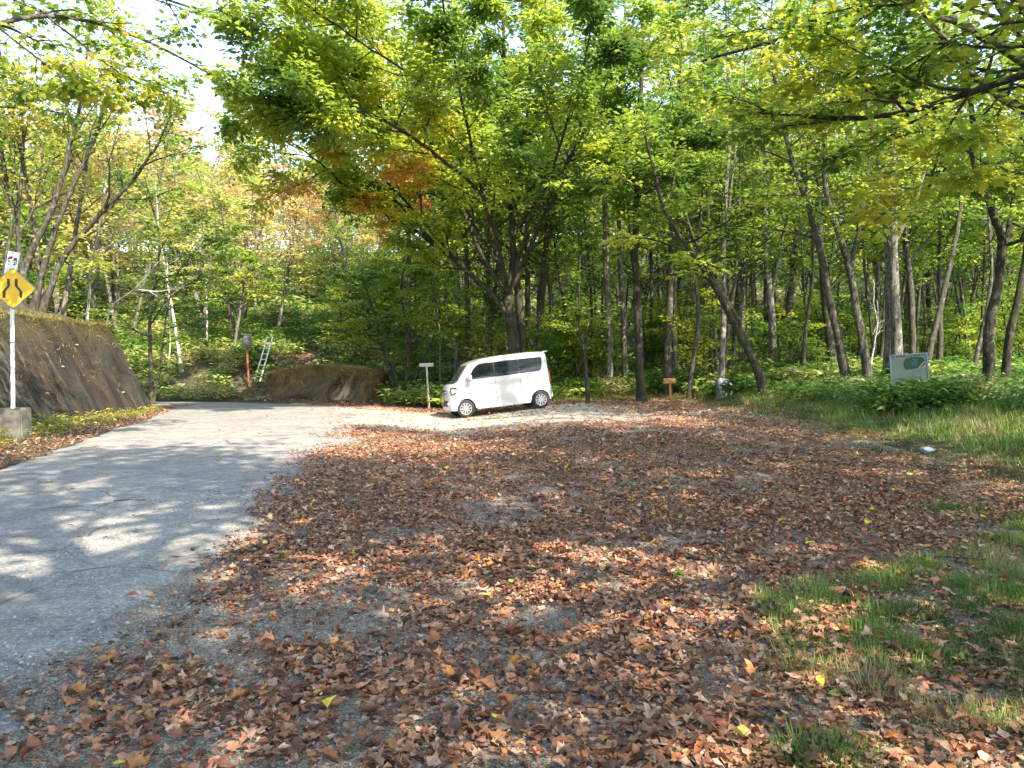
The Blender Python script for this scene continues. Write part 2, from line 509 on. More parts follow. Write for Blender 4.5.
# ------------------------------------------------------------------ retaining walls
def battered_wall(name, P, h, lean, thick, parent_label, cat, mat, n=160, rows=14, rough=.06, seed=1, top_fn=None):
    Q = smooth_poly(P, n)
    T = norm(np.gradient(Q, axis=0))
    N = np.c_[T[:, 1], -T[:, 0]]          # pointing towards the road
    z0 = height(Q[:, 0], Q[:, 1]) - .25
    topz = np.full(n, h) if top_fn is None else top_fn(np.linspace(0, 1, n))
    V = []
    for r in range(rows):
        f = r / (rows - 1)
        z = z0 + (topz - z0) * f
        off = -lean * (z - z0)
        q = Q + N * (off + rough * (fbm(np.arange(n) * .25 + seed * 40, z * 1.4, 1.0, seed) - .5))[:, None]
        V.append(np.c_[q, z + (0.06 * (fbm(np.arange(n) * .25, z * 0, .8, seed + 4) - .5) if r == rows - 1 else 0)])
    top = V[-1].copy()
    b1 = top.copy(); b1[:, :2] -= N * thick * .5; b1[:, 2] += .03
    b2 = top.copy(); b2[:, :2] -= N * thick; b2[:, 2] -= .04
    b3 = b2.copy(); b3[:, 2] = z0
    V += [b1, b2, b3]
    m = len(V)
    V = np.concatenate([v[None] for v in V]).reshape(-1, 3)
    fl = []; st = []
    for r in range(m - 1):
        a = r * n + np.arange(n - 1)
        fl.append(np.c_[a, a + 1, a + n + 1, a + n])
    fl = np.concatenate(fl)
    st = list(np.arange(0, len(fl) * 4, 4))
    flat = list(fl.ravel())
    for e in (0, n - 1):
        st.append(len(flat)); flat += [r * n + e for r in range(m)]
    root = empty(name, (float(Q[n // 2, 0]), float(Q[n // 2, 1]), 0), 0, parent_label, cat)
    V[:, :2] -= Q[n // 2]
    link('concrete_face', np_mesh('concrete_face', V, flat, st, mat, smooth=True), root)
    return root, Q, N, z0

wroot, WQ, WN, wz0 = battered_wall('retaining_wall', WALL, 2.88, .47, 1.1,
    'tall leaning concrete retaining wall stained with moss on the left of the road', 'wall', M['wall'], 240, 18)
M['pipe'] = simple('pale_drain_pipe', (.33, .33, .32), .6)
rr = random.Random(4)
pm = None
for k, i in enumerate(range(66, 182, 8)):
    z = (.75, 1.45, 2.1)[k % 3] + rr.uniform(-.1, .1)
    q = WQ[i] - WN[i] * .47 * (z - wz0[i]) * 1.0
    if pm is None:
        bm = bmesh.new(); bmesh.ops.create_cone(bm, cap_ends=True, segments=10, radius1=.022, radius2=.022, depth=.12)
        bmesh.ops.rotate(bm, verts=bm.verts, matrix=Matrix.Rotation(R(90), 3, 'Y'))
        pm = bm_mesh('drain_pipe', bm, M['pipe'])
    o = link('drain_pipe', pm, wroot, (float(q[0] - wroot.location.x), float(q[1] - wroot.location.y), z))

LOWWALL = np.array([(-11.3, 33.9), (-9.0, 33.5), (-7.2, 32.6), (-6.0, 31.6), (-5.6, 32.0)])
lroot, LQ, LN, lz0 = battered_wall('low_wall', LOWWALL[::1], 1.35, .3, .9,
    'low mossy brown retaining wall across the bend of the road', 'wall', wall_mat('brown_moss_concrete', .55, 2.6), 90, 10, .14, 7,
    lambda t: 1.0 + .55 * np.clip(np.sin(t * 3.0 + .25), 0, 1) ** .8)

# ------------------------------------------------------------------ tree machinery
class Tree:
    def __init__(s, seed):
        s.rng = np.random.default_rng(seed)
        s.tubes = []      # points, radii
        s.tips = []       # twig polylines
    def line(s, p, d, L, n, wig=.12, up=0.0):
        pts = [np.array(p, float)]
        d = np.array(d, float)
        for k in range(n):
            d = d + s.rng.normal(0, wig, 3); d[2] += up
            d /= np.linalg.norm(d)
            pts.append(pts[-1] + d * L / n)
        return np.array(pts)
    def stem(s, pts, r0, r1, n=None, wig=.0):
        """a given polyline, smoothed and thickened"""
        pts = np.array(pts, float)
        n = n or max(6, len(pts) * 4)
        Q = resample(pts, n)
        for _ in range(3): Q[1:-1] = (Q[:-2] + 2 * Q[1:-1] + Q[2:]) / 4
        if wig: Q[1:-1] += np.cumsum(s.rng.normal(0, wig, (n - 2, 3)), axis=0) * np.array([1, 1, .2])
        t = np.linspace(0, 1, n)
        s.tubes.append((Q, r0 + (r1 - r0) * t ** .85))
        return Q, s.tubes[-1][1]
    def spawn(s, Q, rad, n, L, lev, t0=.3, ang=(35, 65), up=.05, flat=.0, wig=.13, kids=(5, 4), ratio=.5, nseg=5):
        """children along polyline Q, recursing lev times; the last generation are leafy twigs"""
        m = len(Q)
        ph = s.rng.uniform(0, 6.28)
        for k in range(n):
            t = t0 + (1 - t0) * (k + s.rng.uniform(.1, .9)) / n
            f = t * (m - 1); i = min(int(f), m - 2); u = f - i
            p = Q[i] * (1 - u) + Q[i + 1] * u
            tan = Q[i + 1] - Q[i]; tan /= np.linalg.norm(tan) + 1e-9
            ph += 2.4 + s.rng.uniform(-.5, .5)
            a = np.cross(tan, [0, 0, 1.0]) if abs(tan[2]) < .95 else np.array([1.0, 0, 0])
            a /= np.linalg.norm(a); b = np.cross(tan, a)
            side = a * math.cos(ph) + b * math.sin(ph)
            side[2] *= (1 - flat)
            th = R(s.rng.uniform(*ang))
            d = tan * math.cos(th) + side * math.sin(th)
            d[2] = d[2] * (1 - flat * .6) + up
            d /= np.linalg.norm(d)
            l = L * s.rng.uniform(.65, 1.2) * (1.15 - .55 * (t - t0) / (1 - t0 + 1e-6))
            r = min((rad[i] if hasattr(rad, '__len__') else rad) * .6, .018 * l + .004)
            q = s.line(p, d, l, nseg, wig, up * .4)
            rr_ = np.linspace(r, max(r * .3, .003), len(q))
            if lev > 0:
                s.tubes.append((q, rr_))
                s.spawn(q, rr_, kids[0], l * ratio, lev - 1, .25, (30, 65), up * .6, flat, wig * 1.2, kids[1:] or (4,), ratio, max(3, nseg - 1))
                s.tips.append(q[-3:])
            else:
                s.tubes.append((q, rr_)); s.tips.append(q)

def tube_mesh(name, tubes, mat, min_r=0.0, origin=(0, 0, 0)):
    Vs = []; Fs = []; base = 0
    for Q, rad in tubes:
        if rad[0] < min_r: continue
        k = 10 if rad[0] > .12 else 7 if rad[0] > .05 else 4 if rad[0] > .015 else 3
        n = len(Q)
        T = norm(np.gradient(Q, axis=0))
        ref = np.array([0.31, .93, .17]) if abs(T[0, 2]) > .6 else np.array([.05, .1, 1.0])
        A = norm(np.cross(T, ref)); B = np.cross(T, A)
        an = np.arange(k) / k * 2 * math.pi
        rw = rad[:, None] * np.ones((1, k))
        if rad[0] > .05:
            s0 = Q[0, 0] * 7.3
            rw = rw * (1 + .10 * np.sin(2 * an + s0)[None] + .07 * np.sin(3 * an + np.arange(n)[:, None] * .7))
        V = Q[:, None] + A[:, None] * (np.cos(an)[None, :, None] * rw[..., None]) + B[:, None] * (np.sin(an)[None, :, None] * rw[..., None])
        Vs.append(V.reshape(-1, 3))
        i, j = np.meshgrid(np.arange(k), np.arange(n - 1))
        a = (j * k + i).ravel(); b = (j * k + (i + 1) % k).ravel()
        Fs.append(np.c_[a, b, b + k, a + k] + base)
        base += n * k
    V = np.concatenate(Vs) - np.array(origin); Fc = np.concatenate(Fs)
    return np_mesh(name, V, Fc.ravel(), np.arange(0, len(Fc) * 4, 4), mat, smooth=True)

DIAMOND = (np.array([(0, 0, 0), (.42, .5, .10), (1, 0, -.08), (.42, -.5, .10)]), [[0, 1, 2, 3]])
BROAD = (np.array([(0, 0, 0), (.25, .42, .08), (.62, .40, .10), (1, 0, -.12), (.62, -.40, .10), (.25, -.42, .08), (.45, 0, 0)]),
         [[0, 1, 2, 6], [6, 2, 3, 4], [0, 6, 4, 5]])
MAPLE = (np.array([(0, 0, 0), (.18, .46, .05), (.42, .30, .03), (.62, .56, -.02), (.68, .22, .03), (1, 0, -.12), (.68, -.22, .03), (.62, -.56, -.02), (.42, -.30, .03), (.18, -.46, .05), (.40, 0, .0)]),
         [[0, 1, 2, 10], [10, 2, 3, 4], [10, 4, 5, 6], [10, 6, 7, 8], [0, 10, 8, 9]])

def place_shapes(P, D, N, L, Wd, proto, col):
    """copies of a small leaf shape, one per row of P"""
    pv, pf = proto
    D = norm(D); S = norm(np.cross(N, D)); Nn = np.cross(D, S)
    V = (P[:, None] + D[:, None] * (pv[None, :, 0:1] * L[:, None, None]) + S[:, None] * (pv[None, :, 1:2] * Wd[:, None, None])
         + Nn[:, None] * (pv[None, :, 2:3] * L[:, None, None]))
    n, k = len(P), len(pv)
    flat = np.concatenate([np.array(f) for f in pf]); sizes = [len(f) for f in pf]
    Fl = (flat[None] + (np.arange(n) * k)[:, None]).ravel()
    starts0 = np.r_[0, np.cumsum(sizes)[:-1]]
    St = (starts0[None] + (np.arange(n) * len(flat))[:, None]).ravel()
    Cc = np.repeat(col, len(pf), axis=0)
    return V.reshape(-1, 3), Fl, St, Cc

def merge_shapes(parts):
    V = []; Fl = []; St = []; Cc = []; vb = 0; lb = 0
    for v, f, s, c in parts:
        V.append(v); Fl.append(f + vb); St.append(s + lb); Cc.append(c)
        vb += len(v); lb += len(f)
    return np.concatenate(V), np.concatenate(Fl), np.concatenate(St), np.concatenate(Cc)

def palette(rng, P, pal, scale=1.4, seed=3, jit=.18, bias=None, kb=None):
    """leaf colours: neighbouring leaves share a hue, each leaf differs a little"""
    pal = np.array(pal, float)
    k = len(pal)
    f = fbm(P[:, 0] + P[:, 2] * .7, P[:, 1] + P[:, 2] * .9, scale, seed, 2)
    f = np.clip((f - .5) * 1.9 + .5 + rng.normal(0, .13, len(P)), 0, .999) * ((kb or k) - 1)
    if bias is not None: f = np.clip(f + bias, 0, k - 1.001)
    i = f.astype(int); u = (f - i)[:, None]
    c = pal[i] * (1 - u) + pal[np.minimum(i + 1, k - 1)] * u
    return c * (1 + rng.uniform(-jit, jit, (len(P), 1)))

def leaves_for(tree, per, size, pal, proto=DIAMOND, spread=.22, droop=.15, tilt=.45, asp=.62, seed=1, keep=None, bias_fn=None, cscale=1.4, kb=None):
    rng = tree.rng
    P0 = []; D0 = []
    for q in tree.tips:
        n = max(1, int(per * rng.uniform(.6, 1.4)))
        t = rng.uniform(0.1, 1.02, n) * (len(q) - 1)
        i = np.clip(t.astype(int), 0, len(q) - 2); u = (t - i)[:, None]
        P0.append(q[i] * (1 - u) + q[i + 1] * u)
        D0.append(np.repeat((q[-1] - q[0])[None], n, 0))
    P = np.concatenate(P0); D = norm(np.concatenate(D0))
    n = len(P)
    ang = rng.uniform(0, 2 * math.pi, n)
    H = np.c_[np.cos(ang), np.sin(ang), rng.normal(0, .25, n)]
    P = P + H * (rng.uniform(0.0, 1, n) ** .7 * spread)[:, None] * np.array([1, 1, .45])
    D = norm(D * .5 + H + np.array([0, 0, -droop]))
    N = norm(np.c_[rng.normal(0, tilt, n), rng.normal(0, tilt, n), np.ones(n)] + np.array([sdir.x, sdir.y, 0]) * .35)
    if keep is not None:
        k = keep(P); P, D, N = P[k], D[k], N[k]; n = len(P)
    L = size * rng.uniform(.65, 1.25, n)
    col = palette(rng, P, pal, cscale, seed, bias=None if bias_fn is None else bias_fn(P), kb=kb)
    return place_shapes(P, D, N, L, L * asp, proto, col)

G_MAIN = [(.08, .15, .03), (.15, .25, .04), (.25, .35, .045), (.37, .45, .055), (.47, .50, .07), (.54, .43, .06), (.56, .29, .07)]
G_DEEP = [(.06, .13, .03), (.11, .20, .035), (.19, .30, .045), (.29, .37, .05)]
G_YEL = [(.08, .16, .03), (.17, .28, .04), (.30, .39, .05), (.44, .46, .065)]
G_MIX = [(.08, .16, .03), (.18, .28, .04), (.33, .41, .055), (.48, .47, .08)]
A_TAN = [(.36, .38, .10), (.50, .44, .16), (.58, .44, .20), (.58, .34, .15)]
A_PINK = [(.46, .40, .20), (.52, .40, .22), (.48, .36, .22), (.40, .38, .18)]
A_LIME = [(.24, .36, .05), (.38, .46, .08), (.50, .48, .12), (.54, .44, .14)]
A_RED = [(.45, .22, .06), (.50, .13, .05), (.46, .08, .04)]

def finish_tree(name, tr, bark, leafmat, parts, base, label, cat='tree', group=None, min_r=0.0):
    base = np.array(base, float)
    root = empty(name, tuple(base), 0, label, cat, group)
    link('trunk', tube_mesh(name + '_trunk', tr.tubes, bark, min_r, base), root)
    if parts:
        v, f, s, c = merge_shapes(parts)
        link('crown', np_mesh(name + '_crown', v - base, f, s, leafmat, c), root)
    return root

def gz(x, y): return float(height(x, y))

def ground_at(px, d):
    x = (px - 512) / F * d
    return np.array([x, d, gz(x, d) - .12])

def flare(Q, rad):
    """roots spread a little at the foot of a trunk"""
    dz = Q[:, 2] - Q[0, 2]
    rad *= 1 + .5 * np.exp(-dz / .28)
    return rad

# ------------------------------------------------------------------ the big tree behind the van
def big_tree():
    t = Tree(11)
    d = 28.3
    b = ground_at(516, d)
    b2 = ground_at(526, d + .5)
    trunk, tr_ = t.stem([b, W(513, 335, d), W(510, 310, d), W(508, 296, d)], .25, .19, 12); flare(trunk, tr_)
    trunk2, tr2 = t.stem([b2, W(522, 335, d + .5), W(519, 300, d + .4), W(515, 250, d + .3), W(512, 190, d + .4), W(506, 100, d + .8), W(503, 10, d + 1), W(505, -60, d + 1)], .21, .04, 30, .015); flare(trunk2, tr2)
    o = W(508, 298, d)
    lim = [
        ([W(511, 322, d), W(497, 300, d), W(470, 276, d), W(440, 250, d - .5), W(402, 226, d - 1), W(365, 208, d - 1.6), W(330, 196, d - 2.4)], .17),
        ([o, W(490, 268, d - .3), W(474, 238, d - .6), W(460, 205, d - 1), W(438, 160, d - 1.6), W(415, 110, d - 2.2), W(395, 60, d - 3)], .17),
        ([o, W(497, 262, d), W(489, 220, d), W(486, 160, d + .4), W(472, 80, d + .8), W(462, 0, d + 1)], .18),
        ([o, W(511, 262, d), W(512, 220, d), W(522, 150, d - .4), W(536, 70, d - .8), W(548, -10, d - 1)], .17),
        ([o, W(522, 272, d), W(534, 243, d - .3), W(548, 205, d - .6), W(580, 150, d - 1.2), W(612, 85, d - 2), W(640, 30, d - 2.6)], .15),
        ([o, W(502, 262, d - 1), W(486, 200, d - 3), W(468, 120, d - 5), W(450, 40, d - 7), W(440, -20, d - 8.5)], .14),
        ([o, W(518, 262, d - 1), W(540, 200, d - 3), W(565, 140, d - 4.8), W(590, 70, d - 6.4), W(600, 10, d - 7.6)], .13),
        ([W(460, 268, d - .2), W(430, 228, d - 1.2), W(385, 180, d - 2.8), W(340, 130, d - 4.2), W(300, 85, d - 5.5)], .11),
        ([W(497, 262, d), W(465, 210, d + 1), W(420, 150, d + 2.5), W(380, 80, d + 4), W(350, 10, d + 5)], .13),
        ([W(511, 240, d), W(545, 190, d + 1.5), W(590, 120, d + 3), W(640, 70, d + 4), W(670, 10, d + 5)], .12),
        ([W(440, 250, d - .5), W(400, 205, d - .2), W(345, 160, d), W(290, 120, d), W(255, 90, d)], .09),
        ([W(548, 205, d - .6), W(600, 190, d - 1.5), W(650, 170, d - 2.5), W(690, 150, d - 3)], .07),
        ([W(438, 160, d - 1.6), W(390, 120, d - 3), W(330, 60, d - 4.5), W(270, 10, d - 5.5)], .08),
        ([W(486, 200, d - 3), W(430, 150, d - 5), W(360, 110, d - 7), W(300, 85, d - 8.3), W(262, 70, d - 9)], .10),
        ([W(365, 208, d - 1.6), W(320, 160, d - 3.5), W(275, 130, d - 5.5), W(255, 115, d - 7)], .07),
        ([W(468, 120, d - 5), W(400, 70, d - 7), W(330, 20, d - 8.5), W(270, -20, d - 9.5)], .07),
    ]
    for pts, r in lim:
        Q, rad = t.stem(pts, r * .66, .02, 22, .035)
        t.spawn(Q, rad, 13, 2.5, 1, .28, (30, 70), .07, .25, .14, (7, 4), .5, 5)
        t.tips.append(Q[-3:])
    t.spawn(trunk2, tr2, 14, 2.4, 1, .4, (35, 70), .08, .25, .14, (7, 4), .5, 5)
    def keep(P):
        py = HOR - (P[:, 2] - EYE) / P[:, 1] * F
        dens = fbm(P[:, 0] * 1.0 + P[:, 2] * .5, P[:, 1] * .8 + P[:, 2] * .9, 1.5, 77, 2)
        return (dens > .32) & (P[:, 2] > 4.6 + 1.2 * (fbm(P[:, 0], P[:, 1], 1.8, 4) - .5)) & (512 + P[:, 0] / P[:, 1] * F > 232 + 40 * (fbm(P[:, 2], P[:, 1], 1.0, 14) - .5) - 30 * sstep(P[:, 2] / P[:, 1], .42, .5))
    def bias(P):
        px = 512 + P[:, 0] / P[:, 1] * F
        f = fbm(P[:, 0] - P[:, 2], P[:, 1], 2.2, 55, 2)
        low_left = (1 - sstep(px, 440, 500)) * (1 - sstep(P[:, 2], 6, 10.5))
        return 3.6 * low_left * sstep(f, .62, .68) + .4 * sstep(P[:, 2], 8, 13) - .3 + 1.3 * sstep(f, .72, .78)
    parts = [leaves_for(t, 66, .185, G_MAIN, BROAD, .42, .22, .38, .62, 5, keep, bias, 1.4, 5)]
    finish_tree('broadleaf_tree', t, M['bark_dark'], M['leaf_main'], parts, b, 'large spreading broadleaf tree with forked trunk right behind the parked van')
big_tree()

# ------------------------------------------------------------------ trees drawn from the photograph
def stems_tree(name, seed, stems, label, bark='bark_grey', pal=G_YEL, leafmat='leaf_main', n1=9, L=1.9, per=20, size=.17, t0=.42, lev=1,
               kids=(5, 4), up=.05, flat=.5, proto=DIAMOND, spread=.3, keep=None, group=None, cat='tree', wig=.012, ang=(40, 75)):
    """stems: list of (pixels [(px, py, d) ...], base radius, top radius, rooted?)"""
    t = Tree(seed)
    base = None
    for pts, r0, r1, rooted in stems:
        P = [W(*p) for p in pts]
        if rooted:
            g = P[0].copy(); g[2] = gz(g[0], g[1]) - .1
            P = [g] + [p for p in P[1:] if p[2] > g[2] + .15]
            if base is None: base = g
        Q, rad = t.stem(P, r0 * .78, r1 * .6, max(10, len(P) * 5), wig)
        if rooted: flare(Q, rad)
        if n1: t.spawn(Q, rad, n1, L, lev, t0 if rooted else .15, ang, up, flat, .14, kids, .5, 5)
        t.tips.append(Q[-3:])
    parts = [leaves_for(t, per, size, pal, proto, spread, .15, .5, .6, seed, keep)] if per else None
    return finish_tree(name, t, M[bark], M[leafmat], parts, base, label, cat, group)

HAND = []   # ground points already taken
def st(name, seed, stems, label, **k):
    for pts, r0, r1, rooted in stems:
        if rooted: HAND.append(((pts[0][0] - 512) / F * pts[0][2], pts[0][2]))
    return stems_tree(name, seed, stems, label, **k)

st('forest_tree', 21, [([(609, 372, 33), (609, 330, 33), (606, 270, 33), (603, 200, 33), (600, 110, 33.3), (598, 0, 33.5), (597, -60, 33.5)], .22, .06, True),
                       ], 'straight pale grey trunk just right of the van, left one of a close pair', bark='bark_pale', n1=10, L=2.2)
st('forest_tree', 22, [([(627, 370, 34.5), (624, 330, 34.5), (620, 260, 34.5), (618, 180, 34.5), (622, 60, 34.5), (625, -50, 34.5)], .19, .05, True)],
   'straight pale grey trunk just right of the van, right one of a close pair', bark='bark_pale', n1=10, L=2.2)
st('forest_tree', 23, [([(642, 378, 27), (639, 340, 27), (637, 300, 27), (636, 240, 27), (638, 150, 27.4), (642, 40, 27.6), (645, -60, 27.6)], .21, .06, True)],
   'dark upright trunk standing behind and left of the small brown wooden sign', bark='bark_dark', n1=12, L=2.5, pal=G_YEL)
st('slender_tree', 24, [([(588, 375, 26), (584, 352, 26), (579, 330, 26), (577, 290, 26), (582, 240, 26)], .09, .02, True)],
   'thin dark curved young tree close behind the van tailgate', bark='bark_dark', n1=8, L=1.6, pal=G_DEEP, t0=.3, size=.15)
st('forest_tree', 25, [([(689, 380, 28.5), (694, 350, 28.5), (698, 320, 28.5), (695, 280, 28.5), (697, 230, 28.5), (705, 160, 28.5), (702, 60, 28.5), (700, -30, 28.5)], .13, .03, True)],
   'slim slightly bowed grey trunk behind and right of the small brown wooden sign', n1=10, L=1.9)
st('forest_tree', 26, [([(722, 378, 27.5), (722, 340, 27.5), (723, 290, 27.5), (722, 220, 27.5), (727, 150, 27.7), (724, 60, 28), (720, -50, 28)], .15, .05, True),
                       ([(723, 250, 27.5), (729, 200, 27.3), (735, 130, 27), (745, 50, 27)], .07, .02, False)],
   'straight pale trunk rising from the grey boulder', bark='bark_pale', n1=9, L=2.2, pal=G_MIX)
st('leaning_tree', 27, [([(766, 381, 23.5), (756, 362, 23.5), (740, 330, 23.3), (718, 292, 23), (693, 255, 22.6), (668, 222, 22.2), (655, 180, 22), (640, 120, 21.6)], .17, .04, True),
                        ([(748, 345, 23.4), (738, 318, 23.6), (715, 280, 24), (697, 245, 24.2), (682, 195, 24.4), (668, 120, 24.6)], .11, .03, False)],
   'dark forked tree leaning far to the left at the forest edge', bark='bark_dark', n1=12, L=2.3, pal=G_YEL, per=24, flat=.7, proto=BROAD)
st('forest_tree', 28, [([(772, 368, 32), (774, 330, 32), (768, 290, 32), (764, 220, 32), (766, 120, 32), (770, 0, 32)], .25, .06, True),
                       ([(770, 300, 32), (778, 250, 31.8), (789, 205, 31.6), (800, 130, 31.4)], .13, .03, False)],
   'pale forked trunk set just behind the dark leaning tree', bark='bark_pale', n1=9, L=2.2, pal=G_MIX)
st('slender_tree', 29, [([(803, 380, 29.5), (804, 340, 29.5), (810, 300, 29.5), (813, 250, 29.5), (806, 190, 29.5), (808, 90, 29.5)], .11, .03, True),
                        ([(806, 320, 29.5), (800, 270, 29.5), (795, 200, 29.5)], .06, .02, False)],
   'thin grey twin-stemmed tree between the leaning tree and the dark coppice clump', n1=8, L=1.7, pal=G_DEEP)
st('coppiced_tree', 30, [([(849, 382, 23.6), (840, 350, 23.6), (833, 318, 23.6), (824, 275, 23.6), (812, 225, 23.4), (796, 180, 23.2), (776, 120, 23), (760, 30, 22.6)], .19, .05, True),
                         ([(870, 384, 23.2), (864, 352, 23.2), (855, 318, 23.2), (848, 270, 23.2), (835, 225, 23), (822, 190, 22.8), (822, 120, 22.6), (830, 10, 22.4)], .20, .05, True),
                         ([(849, 270, 23.2), (862, 215, 23.4), (868, 150, 23.6), (880, 60, 23.8)], .1, .03, False)],
   'dark clump of two stout slanting stems left of the information board', bark='bark_grey', n1=12, L=2.5, pal=G_YEL, per=24, flat=.65, proto=BROAD)
st('forest_tree', 31, [([(897, 380, 25.5), (898, 340, 25.5), (895, 290, 25.5), (894, 230, 25.5), (892, 150, 25.5), (898, 60, 25.5), (904, -50, 25.5)], 0.235, .08, True),
                       ([(886, 382, 25.9), (886, 320, 25.9), (884, 240, 25.9), (877, 170, 26), (862, 100, 26.2), (850, 0, 26.2)], .15, .05, True),
                       ([(895, 240, 25.5), (915, 190, 25.2), (930, 130, 24.8), (950, 60, 24.2)], .1, .03, False)],
   'thick pale-flanked trunk standing directly behind the information board', bark='bark_pale', n1=13, L=2.6, pal=G_YEL, per=24, flat=.6)
st('forest_tree', 32, [([(925, 372, 31), (929, 345, 31), (936, 318, 31), (948, 262, 31), (958, 205, 31), (962, 130, 31), (970, 20, 31)], .19, .05, True)],
   'grey trunk sloping to the right just beyond the information board', n1=11, L=2.2, pal=G_YEL)
st('slender_tree', 33, [([(868, 378, 27), (871, 350, 27), (874, 325, 26.8), (870, 300, 26.7), (872, 280, 26.6)], .06, .02, True),
                        ([(872, 335, 27), (877, 322, 27), (876, 300, 27)], .03, .015, False)],
   'bare bleached crooked dead stem between the coppice clump and the board', bark='bark_birch', n1=3, L=.5, per=0, cat='dead tree')
st('slender_tree', 34, [([(972, 380, 28), (977, 350, 28), (986, 315, 28), (990, 270, 28), (986, 200, 28), (982, 110, 28)], .12, .03, True)],
   'slim grey tree behind the crooked forked tree by the grass bank', n1=8, L=1.8, pal=G_DEEP)
st('crooked_tree', 35, [([(989, 392, 19.5), (990, 368, 19.5), (986, 345, 19.5), (989, 318, 19.5), (997, 285, 19.5), (1002, 248, 19.5), (996, 225, 19.4), (984, 200, 19.3), (972, 180, 19.2), (966, 150, 19.1), (968, 120, 19), (960, 80, 18.6), (955, 10, 18.4)], .185, .06, True),
                        ([(1002, 250, 19.5), (1008, 225, 19.6), (1010, 195, 19.7), (1016, 140, 19.8), (1028, 60, 19.8)], .09, .03, False),
                        ([(1003, 246, 19.5), (1022, 240, 19.2), (1050, 225, 18.8)], .07, .03, False)],
   'crooked elbowed dark trunk with bleached upper fork at the grass bank', bark='bark_dark', n1=9, L=2.0, pal=G_YEL, per=26, proto=BROAD, flat=.6, t0=.5)
st('forest_tree', 36, [([(1006, 390, 21.5), (1007, 360, 21.5), (1010, 330, 21.5), (1020, 290, 21.5), (1027, 240, 21.5), (1034, 150, 21.5), (1040, 20, 21.5)], .16, .05, True)],
   'dark trunk leaning out of the frame to the right of the crooked tree', bark='bark_dark', n1=9, L=2.1, pal=G_YEL)

# left of the road
st('spreading_tree', 41, [([(22, 300, 23.6), (28, 262, 23.6), (44, 232, 23.6), (58, 200, 23.6), (70, 160, 23.6), (84, 100, 23.6), (96, 20, 23.6)], .15, .03, True),
                          ([(42, 296, 24.0), (62, 262, 24.0), (80, 238, 24.0), (104, 212, 23.8), (134, 180, 23.6), (160, 140, 23.2), (176, 100, 22.8)], .16, .03, True),
                          ([(34, 290, 23.8), (52, 245, 23.8), (66, 205, 23.8), (92, 150, 24.0), (110, 90, 24.2), (118, 20, 24.4)], .14, .03, True),
                          ([(2, 292, 23.2), (8, 250, 23.2), (14, 210, 23.2), (4, 160, 23.2), (-12, 100, 23.2)], .12, .03, True),
                          ([(24, 275, 23.6), (20, 220, 23.6), (30, 150, 23.6), (24, 60, 23.6)], .1, .03, False)],
   'dark many-stemmed tree spreading from the top of the tall retaining wall', bark='bark_grey', n1=11, L=2.6, pal=G_MIX, per=13, kids=(5, 3), proto=BROAD, flat=.3, up=.12, ang=(25, 60))
st('birch_tree', 42, [([(82, 300, 28), (92, 262, 27.5), (100, 235, 26), (105, 200, 26), (112, 165, 26), (118, 130, 26), (122, 90, 26)], .10, .03, True),
                      ([(97, 252, 26), (112, 246, 25.6), (128, 240, 25.4), (142, 241, 25.2)], .03, .012, False),
                      ([(103, 230, 26), (118, 222, 26), (136, 214, 26)], .025, .01, False)],
   'thin leaning white birch above the far end of the tall retaining wall', bark='bark_birch', n1=5, L=1.1, per=4, pal=A_LIME, size=.13)
st('slender_tree', 43, [([(92, 312, 27.5), (112, 304, 27.5), (134, 292, 27.3), (150, 276, 27), (160, 262, 26.8)], .07, .02, True),
                        ([(140, 290, 24), (162, 292, 24), (190, 286, 24)], .025, .01, False)],
   'bare bleached branchy dead tree arching over the wall end', bark='bark_birch', n1=5, L=.7, per=0, cat='dead tree')
st('maple_tree', 44, [([(150, 350, 29.5), (150, 320, 29.5), (156, 280, 29.3), (162, 240, 29), (150, 190, 29)], .13, .03, True),
                      ([(152, 320, 29.5), (172, 280, 29), (196, 250, 28.4), (216, 230, 28)], .07, .02, True)],
   'dark green maple hanging over the bend just past the tall wall', bark='bark_grey', n1=12, L=2.4, pal=G_DEEP + [(.3, .3, .04)], per=30, flat=.75, proto=DIAMOND, t0=.3)
for k, (px, py, d, h, r, lab) in enumerate([(182, 392, 36, 300, .13, 'white birch trunk nearest the wall on the bank past the bend, leaning left'),
                                            (205, 380, 38, 335, .07, 'thin upright white birch on the bank, second past the tall wall'),
                                            (168, 392, 36.5, 350, .06, 'short thin pale stem beside the leaning white birch on the bank')]):
    st('birch_tree', 50 + k, [([(px, py, d), (px - 4, (py + h) / 2, d), (px - 9 if k == 0 else px + 3, h, d), (px - 20 if k == 0 else px + 2, h - 60, d), (px - 24 if k == 0 else px, h - 120, d)], r, .03, True)],
       lab, bark='bark_birch', n1=8, L=1.5, per=14, pal=A_LIME, size=.17, t0=.5)
st('understory_tree', 55, [([(402, 372, 32), (388, 350, 31.8), (368, 332, 31.5), (350, 318, 31), (332, 300, 30.5)], .13, .03, True),
                           ([(398, 372, 32), (380, 340, 32), (372, 305, 32), (362, 270, 31.5)], .11, .03, True),
                           ([(404, 372, 32), (410, 335, 31), (400, 290, 30.5), (412, 250, 30)], .11, .03, True),
                           ([(406, 372, 32.2), (432, 340, 31), (446, 300, 30.4), (452, 268, 30)], .09, .02, True)],
   'low dark many-stemmed tree with layered green leaves behind the leaning T-shaped signpost', bark='bark_dark', n1=11, L=2.0, pal=G_DEEP + [(.2, .28, .03)], per=24, flat=.85, up=.0, size=.17, t0=.38, ang=(45, 80))
